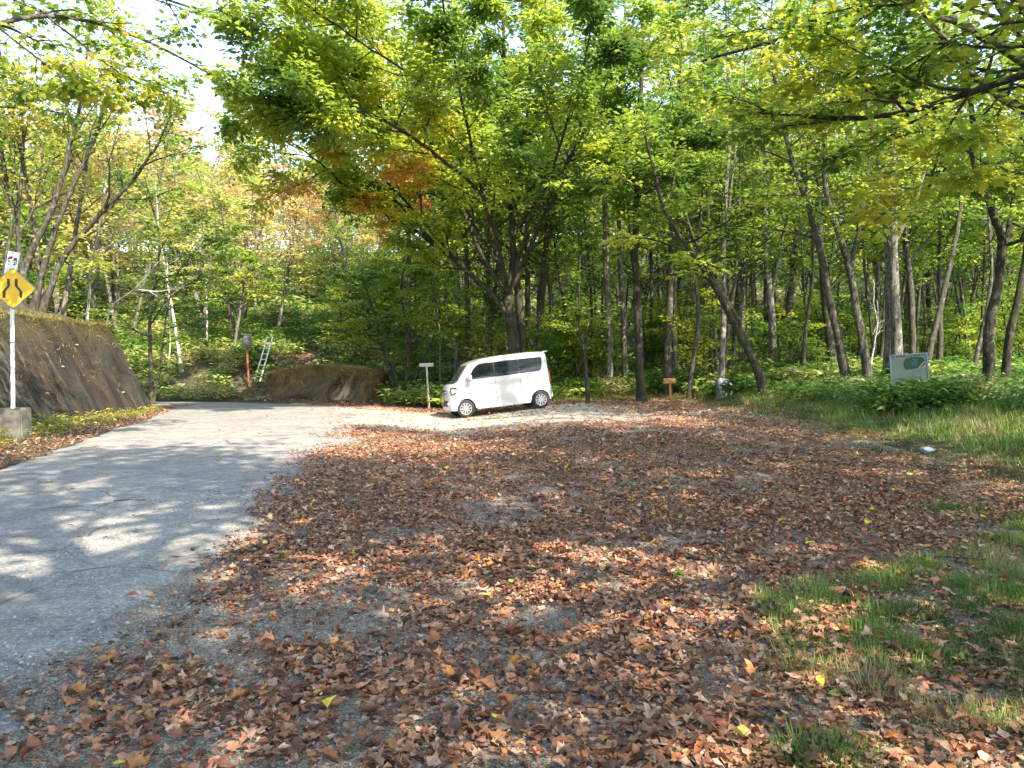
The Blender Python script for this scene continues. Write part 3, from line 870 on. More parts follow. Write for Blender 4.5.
st('slender_tree', 56, [([(440, 372, 30), (439, 345, 30), (437, 315, 30), (431, 285, 30), (428, 262, 30)], .07, .02, True)],
   'thin upright stem between the T-shaped signpost and the big tree', bark='bark_grey', n1=8, L=1.5, pal=G_YEL, per=22, flat=.7, t0=.4)
st('maple_tree', 57, [([(450, 330, 52), (445, 290, 52), (438, 250, 52), (430, 190, 52)], .18, .05, True)],
   'red and orange maple glowing behind the limbs of the big tree', bark='bark_grey', n1=14, L=3.0, pal=A_RED, per=60, size=.26, t0=.45)
st('maple_tree', 58, [([(232, 378, 38), (234, 350, 38), (240, 320, 38), (246, 285, 38), (240, 250, 38)], .14, .04, True)],
   'bright green small maple above the orange mirror post at the bend', bark='bark_pale', n1=12, L=2.3, pal=G_YEL, per=34, size=.2, flat=.75, t0=.35)

# near trees whose limbs hang into the upper corners
def near_tree_right():
    t = Tree(61)
    bx, by = 9.6, 6.4
    b = np.array([bx, by, gz(bx, by) - .1])
    trunk, r = t.stem([b, (9.4, 6.5, 2.0), (9.1, 6.7, 4.2), (8.6, 6.9, 6.5), (8.2, 6.6, 9), (7.6, 6.4, 12)], .26, .07, 26, .02); flare(trunk, r)
    lim = [
        ([(9.2, 6.6, 3.6), W(1090, 118, 9.0), W(1024, 150, 9.2), W(960, 168, 9.4)], 0, 0),
    ]
    A = [
        ([(9.1, 6.7, 4.0), W(1100, 60, 8.6), W(1024, 72, 8.9), W(965, 97, 9.1), (W(905, 118, 9.3)), W(860, 123, 9.5), W(800, 118, 9.8), W(760, 114, 10.2)], .085),
        ([(9.0, 6.7, 4.8), W(1090, -20, 8.8), W(990, -10, 9.2), W(890, 2, 9.8), W(820, 30, 10.4), W(770, 46, 11), W(700, 64, 11.8)], .08),
        ([(9.1, 6.7, 4.2), W(1110, 40, 8.0), W(1010, 20, 8.3), W(960, 35, 8.8), W(900, 70, 9.4), W(860, 95, 9.8)], .04),
        ([(8.8, 6.8, 5.6), (7.4, 7.6, 6.8), (6.0, 8.6, 7.4), (4.4, 9.8, 7.8), (3.0, 10.8, 8.0)], .09),
        ([(8.6, 6.8, 6.4), (7.9, 9.0, 8.2), (7.0, 11.5, 9.8), (6.2, 13.2, 10.8), (5.2, 15.2, 11.4), (4.2, 17, 11.8)], .10),  # high limb out of view, added to cast leaf shade on the van
        ([(8.4, 6.7, 7.2), (6.8, 5.4, 8.6), (5.0, 4.2, 9.6), (3.2, 3.0, 10.2), (1.6, 2, 10.5)], .09),
        ([(8.2, 6.6, 8.2), (6.4, 7.6, 9.8), (4.6, 8.6, 10.8), (3.0, 9.4, 11.4)], .08),
        ([(8.8, 6.8, 5.2), (9.2, 4.6, 6.6), (8.8, 2.4, 7.6), (8.0, 0.2, 8.2)], .08),
        ([W(965, 97, 9.1), W(940, 140, 9.0), W(925, 190, 8.8)], .02),
        ([W(905, 118, 9.3), W(880, 90, 9.5), W(830, 72, 10)], .02),
    ]
    for pts, rr0 in A:
        Q, rad = t.stem([np.array(p, float) for p in pts], rr0, max(.012, rr0 * .25), 22, .006)
        big = rr0 > .05
        t.spawn(Q, rad, 14 if big else 8, 2.0 if big else 1.5, 1, .3, (30, 70), .04, .6, .12, (5, 3), .5, 5)
        t.tips.append(Q[-4:])
    parts = [leaves_for(t, 30, .10, G_YEL + [(.50, .48, .06)], MAPLE, .36, .2, .4, .95, 8,
                        lambda P: fbm(P[:, 0] + P[:, 2] * .6, P[:, 1] + P[:, 2] * .6, 1.0, 12, 2) > .36, None, .8)]
    finish_tree('overhanging_tree', t, M['bark_dark'], M['leaf_near'], parts, b, 'near maple whose long drooping limbs reach in from the upper right corner')
near_tree_right()

def near_tree_left():
    t = Tree(62)
    bx, by = -11.8, 9.5
    b = np.array([bx, by, gz(bx, by) - .1])
    trunk, r = t.stem([b, (-11.4, 9.6, 4.6), (-10.9, 9.8, 6.4), (-10.4, 10, 8.5), (-10, 10.2, 11)], .24, .07, 24, .02); flare(trunk, r)
    A = [
        ([(-11.2, 9.7, 5.2), W(-60, 52, 10.6), W(0, 28, 11), W(45, 14, 11.6), W(110, 26, 12.4), W(170, 52, 13.2), W(215, 78, 14)], .07),
        ([(-10.9, 9.8, 6.0), W(-20, -10, 11.2), W(60, -20, 12), W(140, -6, 13), W(210, 18, 14)], .07),
        ([(-11.3, 9.7, 4.8), W(-40, 112, 11.6), W(20, 108, 12.4), W(70, 116, 13.2)], .03),
        ([(-10.6, 9.9, 7.4), (-8.6, 10.8, 9), (-6.6, 11.8, 9.8), (-5.0, 12.6, 10.2)], .07),
        ([(-10.4, 10, 8.2), (-8.6, 8.6, 9.6), (-6.8, 7.4, 10.4), (-5.2, 6.4, 10.8)], .06),
        ([W(45, 14, 11.6), W(90, 50, 12), W(130, 80, 12.4), W(170, 96, 12.8)], .02),
        ([W(0, 28, 11), W(40, 62, 11.4), W(80, 90, 11.8)], .02),
    ]
    for pts, rr0 in A:
        Q, rad = t.stem([np.array(p, float) for p in pts], rr0, max(.012, rr0 * .25), 20, .006)
        t.spawn(Q, rad, 10, 1.5 if rr0 > .05 else .9, 1, .3, (30, 70), .02, .4, .13, (4, 3), .5, 5)
        t.tips.append(Q[-4:])
    parts = [leaves_for(t, 13, .12, G_MIX + [(.46, .38, .06)], MAPLE, .24, .25, .4, .9, 9, None, None, .8)]
    finish_tree('overhanging_tree', t, M['bark_grey'], M['leaf_near'], parts, b, 'near sparse-leaved tree whose branches cross the upper left corner')
near_tree_left()

# ------------------------------------------------------------------ forest: a few grown kinds, copied
def make_pole(seed, H, r, stems, pal, bark, leafmat, per, size, n1, L, low, name, cat='tree', flat=.5, kids=(5, 4)):
    t = Tree(seed)
    rng = t.rng
    for k in range(stems):
        a = rng.uniform(0, 6.28); lean = rng.uniform(.02, .10) + (.1 if stems > 1 else 0)
        o = np.array([math.cos(a), math.sin(a), 0])
        p = o * (.25 if stems > 1 else 0)
        hh = H * rng.uniform(.85, 1.05)
        pts = [p + np.array([0, 0, -.15])]
        d = o * lean
        for i in range(1, 8):
            d = d + np.r_[rng.normal(0, .035, 2), 0]
            pts.append(pts[-1] + np.array([d[0], d[1], 1]) * hh / 7)
        rr0 = r * (1 if stems == 1 else .72)
        Q, rad = t.stem(pts, rr0, .03, 26, .01); flare(Q, rad)
        n = int(n1 / stems + 2)
        t.spawn(Q, rad, n, L, 1, low, (35, 75), .10, flat, .14, kids, .52, 5)
        t.tips.append(Q[-4:])
    parts = [leaves_for(t, per, size, pal, DIAMOND, .36, .15, .5, .62, seed)]
    return finish_tree(name, t, M[bark], M[leafmat], parts, (0, 0, 0), None, cat, None, .006)

def dup(root, name, loc, rz, sc, label, group):
    r = root.copy(); r.name = name
    C.objects.link(r)
    r.location = loc; r.rotation_euler = (0, 0, rz); r.scale = (sc, sc, sc)
    r['label'] = label; r['group'] = group
    for ch in root.children:
        c = ch.copy(); c.name = ch.name.split('.')[0]
        C.objects.link(c); c.parent = r
    return r

green = [make_pole(101, 15, .14, 1, G_YEL, 'bark_grey', 'leaf_far', 22, .22, 26, 2.6, .30, 'forest_tree'),
         make_pole(102, 17, .16, 1, G_MIX, 'bark_pale', 'leaf_far', 22, .22, 26, 2.5, .34, 'forest_tree'),
         make_pole(103, 14, .15, 2, G_DEEP + [(.2, .27, .03)], 'bark_dark', 'leaf_far', 22, .22, 24, 2.4, .28, 'forest_tree'),
         make_pole(104, 18, .17, 1, G_YEL, 'bark_grey', 'leaf_far', 21, .23, 26, 2.8, .38, 'forest_tree'),
         make_pole(105, 15, .15, 3, G_MIX, 'bark_grey', 'leaf_far', 21, .22, 26, 2.3, .33, 'forest_tree'),
         make_pole(106, 20, .19, 1, G_YEL, 'bark_dark', 'leaf_far', 22, .23, 28, 3.0, .32, 'forest_tree')]
hill = [make_pole(111, 9, .13, 2, A_TAN, 'bark_pale', 'leaf_hill', 16, .24, 22, 2.2, .26, 'hillside_tree'),
        make_pole(112, 10, .14, 1, A_LIME, 'bark_pale', 'leaf_hill', 18, .24, 24, 2.3, .28, 'hillside_tree'),
        make_pole(113, 9, .13, 3, A_PINK, 'bark_grey', 'leaf_hill', 8, .22, 24, 2.2, .3, 'hillside_tree'),
        make_pole(114, 8, .13, 1, G_MIX, 'bark_grey', 'leaf_hill', 20, .24, 22, 2.2, .22, 'hillside_tree'),
        make_pole(115, 10, .13, 2, A_LIME, 'bark_pale', 'leaf_hill', 13, .24, 22, 2.2, .3, 'hillside_tree')]
sap = [make_pole(121, 3.4, .035, 2, G_DEEP + [(.18, .26, .03)], 'bark_dark', 'leaf_far', 16, .15, 16, 1.2, .22, 'sapling', 'sapling', .85, (4, 3)),
       make_pole(122, 2.6, .03, 3, G_YEL, 'bark_grey', 'leaf_far', 16, .15, 16, 1.1, .2, 'sapling', 'sapling', .85, (4, 3)),
       make_pole(123, 4.4, .045, 1, G_YEL, 'bark_grey', 'leaf_far', 16, .16, 18, 1.4, .25, 'sapling', 'sapling', .85, (4, 3))]

rs = random.Random(77)
placed = list(HAND)
used = {}
def put(protos, i, x, y, sc, label, group, sink=0.0):
    p = protos[i]
    z = gz(x, y) - sink
    if p.name not in used:
        used[p.name] = 1
        p.location = (x, y, z); p.rotation_euler = (0, 0, rs.uniform(0, 6.28)); p.scale = (sc, sc, sc)
        p['label'] = label; p['group'] = group
        return p
    return dup(p, p.name.split('.')[0], (x, y, z), rs.uniform(0, 6.28), sc, label, group)

def free(x, y, r):
    for a, b in placed:
        if (a - x) ** 2 + (b - y) ** 2 < r * r: return False
    return True

GREEN_LAB = ['grey-barked yellow-green tree deep in the forest behind the lot', 'tall pale-barked tree deep in the forest behind the lot',
             'dark twin-stemmed tree deep in the forest behind the lot', 'tall thin grey tree with a high crown deep in the forest',
             'grey triple-stemmed tree deep in the forest behind the lot', 'tall dark-barked tree deep in the forest behind the lot']
HILL_LAB = ['tan and yellow autumn tree on the hillside beyond the bend', 'lime-yellow autumn tree on the hillside beyond the bend',
            'nearly bare pinkish-brown tree on the hillside beyond the bend', 'still green small tree on the hillside beyond the bend',
            'white-barked lime-yellow tree on the hillside beyond the bend']
# right and centre
n = 0; tries = 0
while n < 170 and tries < 6000:
    tries += 1
    y = 31 + 55 * rs.random() ** 1.25
    a = rs.uniform(-.16, .78)
    x = a * y
    if not free(x, y, 1.7): continue
    placed.append((x, y)); n += 1
    i = rs.choice([0, 1, 2, 3, 4, 5, 0, 3])
    put(green, i, x, y, rs.uniform(.8, 1.15), GREEN_LAB[i], 'trees in the forest behind the lot: kind %s' % ['one', 'two', 'three', 'four', 'five', 'six'][i])
# hillside
n = 0; tries = 0
while n < 132 and tries < 6000:
    tries += 1
    y = 38 + 74 * rs.random() ** .9
    a = rs.uniform(-.80, -.10)
    x = a * y
    if not free(x, y, 2.3): continue
    placed.append((x, y)); n += 1
    i = rs.choice([0, 1, 2, 0, 2, 4, 0, 1])
    put(hill, i, x, y, rs.uniform(.8, 1.2) * (1.3 if x < -20 else 1), HILL_LAB[i], 'trees on the hillside: kind %s' % ['one', 'two', 'three', 'four', 'five'][i])
# above the tall wall and left of the frame
for k, (x, y, i) in enumerate([(-17, 22, 1), (-21, 25, 3), (-19, 16, 3), (-24, 20, 0), (-16, 26, 4), (-26, 30, 1), (-22, 34.5, 3), (-29, 24, 0), (-20, 29.5, 1), (-25, 27, 0), (-18.5, 20, 4), (-31, 33, 1)]):
    if y > 28 and on_road(np.array(x), np.array(y), 1.0): continue
    placed.append((x, y))
    put(hill, i, x, y, rs.uniform(.85, 1.1), ['tan autumn tree on the slope above the tall wall', 'lime autumn tree on the slope above the tall wall', '', 'green small tree on the slope above the tall wall', 'white-barked tree on the slope above the tall wall'][i],
        'trees above the tall wall: kind %s' % ['one', 'two', 'three', 'four', 'five'][i])
# trees added around the camera, mostly unseen, to shade the near ground
shade = [make_pole(131, 13, .26, 1, G_YEL, 'bark_grey', 'leaf_far', 17, .24, 34, 4.3, .38, 'added_shade_tree', 'tree', .4, (7, 5))]
for k, (x, y, sc) in enumerate([(1.6, -1.6, 1.25), (6.6, -1.0, 1.1), (10.8, 3.6, 1.0), (-3.6, -5.0, 1.2), (3.5, -7.5, 1.1), (11.5, -5, 1.1), (14.0, 8.5, 1.0), (10.3, 14.0, 1.12), (-9.8, -3.5, .9)]):
    placed.append((x, y))
    o = put(shade, 0, x, y, sc, 'broad tree added out of view to shade the lot', 'trees added out of view for shade')
    if (x, y) == (10.3, 14.0):  # trunk out of frame; added so its crown dapples the van
        o['label'] = 'broad yellow-green tree over the bank by the information board, added to shade the van'
        del o['group']
# saplings under the forest edge
n = 0; tries = 0
while n < 90 and tries < 5000:
    tries += 1
    y = 27 + 34 * rs.random() ** 1.3
    a = rs.uniform(-.30, .75)
    x = a * y
    if in_lot(np.array([x]), np.array([y]))[0] or y < lot_back(x) + 1.2 or on_road(np.array(x), np.array(y), 1.5) or (y < 36 and x < -4): continue
    if x > 6 and rs.random() < .2: continue
    if not free(x, y, 1.0): continue
    placed.append((x, y)); n += 1
    i = rs.randrange(3)
    put(sap, i, x, y, rs.uniform(.7, 1.5), ['dark green leafy sapling under the forest trees', 'low pale green bushy sapling under the forest trees', 'tall yellow-green sapling under the forest trees'][i],
        'saplings under the forest trees: kind %s' % ['one', 'two', 'three'][i])

# ------------------------------------------------------------------ undergrowth, grass, weeds
def sasa(rng, X, Y, hgt, size, pal, per=7, seed=5, spread=.3):
    n = len(X)
    Z = height(X, Y)
    X = np.repeat(X, per); Y = np.repeat(Y, per); Z = np.repeat(Z, per); H = np.repeat(hgt, per)
    m = len(X)
    a = rng.uniform(0, 6.283, m)
    r = rng.uniform(0, spread, m)
    P = np.c_[X + np.cos(a) * r, Y + np.sin(a) * r, Z + H * rng.uniform(.25, 1, m)]
    D = np.c_[np.cos(a), np.sin(a), rng.uniform(-.5, .6, m)]
    N = np.c_[rng.normal(0, .5, m), rng.normal(0, .5, m) - .3, np.ones(m)]
    L = size * rng.uniform(.6, 1.3, m)
    return place_shapes(P, D, N, L, L * .3, DIAMOND, palette(rng, P, pal, 1.6, seed))

rng = np.random.default_rng(5)
G_SASA = [(.045, .10, .022), (.08, .17, .03), (.14, .26, .045), (.26, .34, .07), (.42, .40, .16)]
parts = []
def sample(nn, x0, x1, y0, y1, power=1.0):
    return rng.uniform(x0, x1, nn), y0 + (y1 - y0) * rng.uniform(0, 1, nn) ** power
def ok_under(X, Y):
    k = ~on_road(X, Y, .5) & ~((X > edge_x(Y) - 2) & (X < 7.2) & (Y < lot_back(X) + .35))
    k &= ~((Y < 29) & (X < 6)) | (Y > lot_back(X) + .35) & (X > -5.5)
    k &= ~((X > -12.5) & (X < -5.0) & (Y < np.interp(X, [-12.5, -11.3, -9, -7.2, -5.6, -5.0], [34.6, 34.6, 34.3, 33.4, 32.4, 30.2])))
    return k
X, Y = sample(26000, -26, 34, 25, 50, 1.5)
k = ok_under(X, Y) & (fbm(X, Y, 2.5, 4) > .34)
X, Y = X[k], Y[k]
hg = (.35 + .8 * fbm(X, Y, 2.0, 6)) * np.where((X > 5) & (Y < 30), .7, 1.0)
parts.append(sasa(rng, X, Y, hg, .27, G_SASA, 8))
X, Y = sample(9000, -50, 60, 48, 95, 1.1)
X = X * Y / 70
parts.append(sasa(rng, X, Y, np.full(len(X), .9), .5, G_SASA, 7, spread=.6))
# the strip on the right bank
X, Y = sample(11000, 6.8, 22, 12, 30)
k = (X > 7.6 + .16 * (20 - Y) + 1.4 * (fbm(X, Y, 2, 9) - .5)) & (X > 7.8) & ((Y > 16) | (X > 10))
X, Y = X[k], Y[k]
parts.append(sasa(rng, X, Y, .18 + .5 * fbm(X, Y, 1.3, 16) ** 1.5, .16, [(.05, .10, .02), (.08, .16, .03), (.13, .23, .05), (.26, .30, .12)], 4))
X = rng.uniform(8.3, 10.7, 260); Y = rng.uniform(16.2, 17.5, 260)
parts.append(sasa(rng, X, Y, rng.uniform(.3, .75, 260), .2, [(.06, .12, .02), (.10, .19, .03), (.16, .26, .05), (.30, .32, .12)], 8))
v, f, s, c = merge_shapes(parts)
tag(link('undergrowth', np_mesh('undergrowth', v, f, s, M['grass'], c)), 'dense green bamboo grass and low plants covering the forest floor', 'undergrowth', kind='stuff')

BLADE = (np.array([(0, .5, 0), (.55, .32, .06), (1, 0, -.18), (.55, -.32, .06), (0, -.5, 0)]), [[0, 1, 3, 4], [1, 2, 3]])
def blades(rng, X, Y, L, pal, seed, width=.035, lean=.55):
    n = len(X)
    P = np.c_[X, Y, height(X, Y) - .01]
    a = rng.uniform(0, 6.283, n)
    D = np.c_[np.cos(a) * lean, np.sin(a) * lean, np.ones(n)] + rng.normal(0, .25, (n, 3))
    N = np.c_[np.cos(a), np.sin(a), np.full(n, -.3)]
    return place_shapes(P, D, N, L, L * width + .003, BLADE, palette(rng, P, pal, .8, seed, .25))
G_GRASS = [(.05, .11, .018), (.09, .18, .025), (.14, .23, .035), (.20, .26, .05), (.28, .27, .10), (.20, .15, .07)]
parts = []
X, Y = sample(150000, 4.8, 14.5, 6.2, 31, 1.0)
b = 5.9 + .8 * (fbm(X, Y, 1.6, 41) - .5)
k = (X > b) & (rng.uniform(0, 1, len(X)) < .25 + .75 * sstep(X - b, 0, 1.0)) & (X < Y * .72 + 1) & (fbm(X, Y, .6, 44) > .33) & (rng.uniform(0, 1, len(X)) < np.clip(1.6 - Y * .035, .4, 1))
X, Y = X[k], Y[k]
parts.append(blades(rng, X, Y, rng.uniform(.04, .17, len(X)) * (.5 + 1.1 * fbm(X, Y, .7, 46, 2)) * (1 + .5 * sstep(X, 7, 9)), G_GRASS, 12, .06, 1.3))
# taller soft grass higher on the bank, mixing into the bamboo grass
X, Y = sample(60000, 6.8, 20, 9, 31)
k = (X > 7.2 + 1.2 * (fbm(X, Y, 1.5, 47) - .5)) & (X < Y * .72 + 1) & (fbm(X, Y, .8, 48) > .36)
X, Y = X[k], Y[k]
parts.append(blades(rng, X, Y, rng.uniform(.08, .32, len(X)) * (.6 + .8 * fbm(X, Y, 1.0, 49)), [(.06, .13, .02), (.10, .20, .03), (.16, .28, .05), (.24, .32, .08), (.36, .34, .14)], 19, .05, .9))
# thin grass along the far side
X, Y = sample(9000, 1.5, 7.5, 25.5, 31.5)
k = (Y > lot_back(X) - .35) & (Y < lot_back(X) + 1.2)
X, Y = X[k], Y[k]
parts.append(blades(rng, X, Y, rng.uniform(.08, .28, len(X)), G_GRASS[2:], 13, .06, .8))
v, f, s, c = merge_shapes(parts)
tag(link('grass', np_mesh('grass', v, f, s, M['grass'], c)), 'green and straw-coloured grass on the bank right of the leaf-strewn lot', 'grass', kind='stuff')
# the near patch
X, Y = sample(190000, .6, 6.5, 2.2, 7.8)
lim = .85 + .75 * sstep(Y, 2.5, 4.4) + 2.6 * sstep(Y, 4.6, 6.8)
k = (X > lim + .5 * (fbm(X, Y, .7, 51) - .5)) & (fbm(X, Y, .45, 52, 2) > .25 - .10 * sstep(X - lim, .3, 2.0) * (1 - sstep(Y, 3.6, 5))) & (X < Y * .72 + .5)
X, Y = X[k], Y[k]
clump = fbm(X, Y, .28, 57, 2)
parts = [blades(rng, X, Y, (.015 + .17 * clump ** 1.5) * rng.uniform(.6, 1.4, len(X)), [(.06, .12, .022), (.10, .18, .03), (.14, .24, .04), (.20, .28, .055), (.36, .34, .14), (.28, .20, .11)], 14, .04, 1.4)]
v, f, s, c = merge_shapes(parts)
tag(link('grass', np_mesh('grass_near', v, f, s, M['grass'], c)), 'short tufts of green grass growing through the fallen leaves nearest the camera', 'grass', kind='stuff')
# weeds at the wall foot
X, Y = sample(36000, -13, -6, 3, 27.5)
wx = wall_x(Y); lx = left_edge_x(Y)
u = (lx - X) / np.maximum(lx - wx, .2)
k = (u > .38 + .25 * (fbm(X, Y, 1.0, 61) - .5)) & (u < 1.02)
X, Y = X[k], Y[k]
parts = [blades(rng, X, Y, rng.uniform(.04, .2, len(X)), [(.07, .12, .02), (.14, .20, .03), (.26, .28, .05), (.34, .27, .09)], 15, .07, 1.0)]
kk = rng.uniform(0, 1, len(X)) < .14
parts.append(sasa(rng, X[kk], Y[kk], np.full(kk.sum(), .22), .09, [(.12, .17, .02), (.26, .30, .04), (.42, .38, .08)], 5, spread=.15))
v, f, s, c = merge_shapes(parts)
tag(link('weeds', np_mesh('weeds', v, f, s, M['grass'], c)), 'yellow-green weeds along the foot of the tall retaining wall', 'weeds', kind='stuff')
# moss and dry grass fringe on both walls
def fringe(name, Q, N, z0, top, lean, thick, cnt, pal, label, seed):
    i = rng.uniform(0, len(Q) - 1.01, cnt); a = i.astype(int); u = (i - a)[:, None]
    q = Q[a] * (1 - u) + Q[a + 1] * u; nn = N[a]; zz = z0[a]
    tz = top(i / len(Q)) if callable(top) else np.full(cnt, top)
    w_ = rng.uniform(-.05, thick, cnt)
    P = np.c_[q - nn * (lean * (tz - zz) + w_)[:, None], tz - .03]
    D = np.c_[nn * rng.uniform(-.6, 1.1, cnt)[:, None], rng.uniform(-.6, 1.0, cnt)] + rng.normal(0, .3, (cnt, 3))
    NN = np.c_[rng.normal(0, .5, (cnt, 2)), np.ones(cnt)]
    L = rng.uniform(.06, .24, cnt)
    v, f, s, c = place_shapes(P, D, NN, L, L * .09 + .004, BLADE, palette(rng, P, pal, .7, seed, .3))
    tag(link(name, np_mesh(name, v, f, s, M['grass'], c)), label, 'moss', kind='stuff')
fringe('dry_grass_fringe', WQ[40:205], WN[40:205], wz0[40:205], 2.88, .47, 1.2, 22000, [(.12, .09, .03), (.20, .15, .04), (.24, .24, .05), (.3, .22, .08)], 'brown and green dry grass fringe on top of the tall wall', 3)
fringe('moss_tufts', WQ[60:205], WN[60:205], wz0[60:205], lambda t: 2.88 - rng.uniform(.1, 1, len(t)) ** 2.5 * 2.3, .47, .02, 3800, [(.06, .05, .018), (.12, .11, .03), (.2, .2, .05), (.3, .26, .12)], 'sparse moss and grass tufts growing from the face of the tall wall', 8)
fringe('dry_grass_fringe', LQ, LN, lz0, lambda t: 1.0 + .55 * np.clip(np.sin(t * 3.0 + .25), 0, 1) ** .8 - rng.uniform(0, 1, len(t)) ** 2 * .9, .3, .5, 26000, [(.20, .14, .06), (.32, .23, .09), (.40, .32, .13)], 'brown moss and dry grass fringe on top of the low wall', 4)

# ------------------------------------------------------------------ fallen leaves
def litter_protos(rng, k, fine=True):
    out = []
    for i in range(k):
        nseg = 6 if fine else 3
        t = np.linspace(0, 1, nseg + 1)
        wv = np.sin(np.pi * t ** rng.uniform(.7, 1.1)) ** .75 * rng.uniform(.22, .46)
        wv[1:-1] *= rng.uniform(.6, 1.4, nseg - 1)
        if fine and i % 2: wv[1::2] *= rng.uniform(1.2, 1.6)      # lobed
        wv[0] = .015; wv[-1] = .008
        bend = rng.uniform(-1.5, 1.9); curl = rng.uniform(-.2, .7); tw = rng.uniform(-.9, .9)
        th = bend * (t - .4)
        x = np.cumsum(np.r_[0, np.cos(th[1:])]) / nseg; z = np.cumsum(np.r_[0, np.sin(th[1:])]) / nseg * .8
        V = []
        for j in range(nseg + 1):
            for s in (-1, 0, 1):
                ww = wv[j] * s
                V.append((x[j] + (rng.normal(.02, .05) if s else 0), ww * (1 - abs(curl) * .3), z[j] + abs(ww) * curl * 1.2 + ww * math.sin(tw * (t[j] - .5)) + (rng.normal(0, .04) if s else 0)))
        V = np.array(V)
        V[:, 0] -= .5
        V[:, 2] -= V[:, 2].min()
        Fc = []
        for j in range(nseg):
            for s in range(2):
                a = j * 3 + s
                Fc.append([a, a + 3, a + 4, a + 1])
        out.append((V, Fc))
    return out

def litter(rng, X, Y, size, protos, pal, zr=.02, tilt=.22, zadd=.006, face=0):
    n = len(X)
    a = rng.uniform(0, 6.283, n)
    D = np.c_[np.cos(a), np.sin(a), rng.normal(0, tilt * .7, n)]
    N = np.c_[rng.normal(0, tilt, n), rng.normal(0, tilt, n), np.where(rng.uniform(0, 1, n) < .75, 1.0, -1.0)]
    P = np.c_[X, Y, height(X, Y) + zadd + rng.uniform(0, 1, n) ** 1.5 * zr]
    neg = N[:, 2] < 0
    P[neg, 2] += size[neg] * .14
    pal = np.array(pal, float)
    pal = pal * .98 + pal.mean(1, keepdims=True) * .02 if pal is not SPECK and len(pal) > 8 else pal
    col = np.minimum(pal[rng.integers(0, len(pal), n)] * rng.uniform(.75, 1.45, (n, 1)), .75)
    which = rng.integers(0, len(protos), n)
    out = []
    for k in range(len(protos)):
        m = which == k
        if m.any(): out.append(place_shapes(P[m], D[m], N[m], size[m], size[m] * rng.uniform(.8, 1.15, m.sum()), protos[k], col[m]))
    return out

BROWN = [(.33, .165, .10), (.26, .12, .07), (.38, .22, .145), (.20, .085, .05), (.32, .135, .065), (.44, .29, .20), (.11, .06, .04), (.35, .17, .10), (.25, .14, .095), (.42, .19, .07), (.34, .22, .15), (.14, .08, .055), (.28, .10, .05)]
SPECK = [(.60, .44, .05), (.62, .36, .05), (.50, .20, .04), (.22, .34, .05), (.55, .50, .14)]
fine = litter_protos(rng, 16, True)
rough_p = litter_protos(rng, 12, False)
def dens(X, Y):
    e = edge_x(Y)
    bare = fbm(X, Y, 1.1, 71, 3)
    d = sstep(X - e + (1.1 + 1.1 * sstep(Y, 5, 8)) * (fbm(X, Y, 1.1, 72, 4) - .5) - .35 * (1 - sstep(Y, 5, 9)), -.5, .6)
    d *= .42 + .58 * sstep(fbm(X, Y, .32, 78, 2), .33, .55)
    d = d * (1 - .72 * sstep(bare, .59, .70))
    fr = fbm(X * .5, Y, 1.6, 74, 2)
    d *= 1 - .2 * sstep(fr, .5, .7) * sstep(Y, 6, 10)
    # worn, sunlit strip in front of the van
    d *= 1 - .86 * sstep(Y + .6 * X * (X < 0), 15.5, 18.5) * (1 - sstep(Y - lot_back(X), -2.6, -1.2)) * sstep(4.6 - X, 0, 2.5)
    # grass side
    d *= 1 - .75 * sstep(X, 5.9, 7.4)
    near = sstep(X - (1.5 + 2.8 * sstep(Y, 4.4, 7)), 0, 1.5) * (1 - sstep(Y, 5, 7.5))
    d *= 1 - .35 * near
    return d
parts = []
# nearest leaves, full detail
area = 9.5 * 6.5
X, Y = sample(int(area * 2050), -3.5, 6, 2.2, 8.7)
k = (rng.uniform(0, 1, len(X)) < dens(X, Y)) & (np.abs(X) < Y * .75 + .8)
X, Y = X[k], Y[k]
parts += litter(rng, X, Y, rng.gamma(4.5, .0086, len(X)).clip(.018, .09), fine, BROWN, .03)
X, Y = sample(int(12 * 9.5 * 1100), -5, 7, 8.7, 18.2)
k = (rng.uniform(0, 1, len(X)) < dens(X, Y)) & (np.abs(X) < Y * .75 + .8)
X, Y = X[k], Y[k]
parts += litter(rng, X, Y, rng.gamma(5.5, .0085, len(X)).clip(.022, .11), rough_p, BROWN, .03)
X, Y = sample(int(19 * 15 * 480), -12, 8, 18.2, 33)
k = (rng.uniform(0, 1, len(X)) < dens(X, Y)) & (Y < lot_back(X) + .9) & ~on_road(X, Y, .0)
X, Y = X[k], Y[k]
parts += litter(rng, X, Y, rng.gamma(6, .0095, len(X)).clip(.03, .12), rough_p, BROWN + [(.45, .32, .22), (.42, .28, .18)], .03)
# crumbs of leaf between them, drifting onto the asphalt
X, Y = sample(90000, -6, 6.5, 2.3, 14, 1.2)
k = (rng.uniform(0, 1, len(X)) < (.8 * sstep(X - edge_x(Y), -.1, .5) + .5 * sstep(X - edge_x(Y), -1.3, .1) * sstep(fbm(X, Y, .7, 83, 4), .5, .62))) & (np.abs(X) < Y * .75 + .8)
X, Y = X[k], Y[k]
parts += litter(rng, X, Y, rng.uniform(.008, .03, len(X)), rough_p[:4], BROWN, .004, .2, .02)
# yellow and green ones lying on top
X, Y = sample(520, -3.2, 6.5, 2.4, 14)
k = (dens(X, Y) > .45)
X, Y = X[k], Y[k]
parts += litter(rng, X, Y, rng.uniform(.035, .10, len(X)), fine, SPECK, .01, .2, .03)
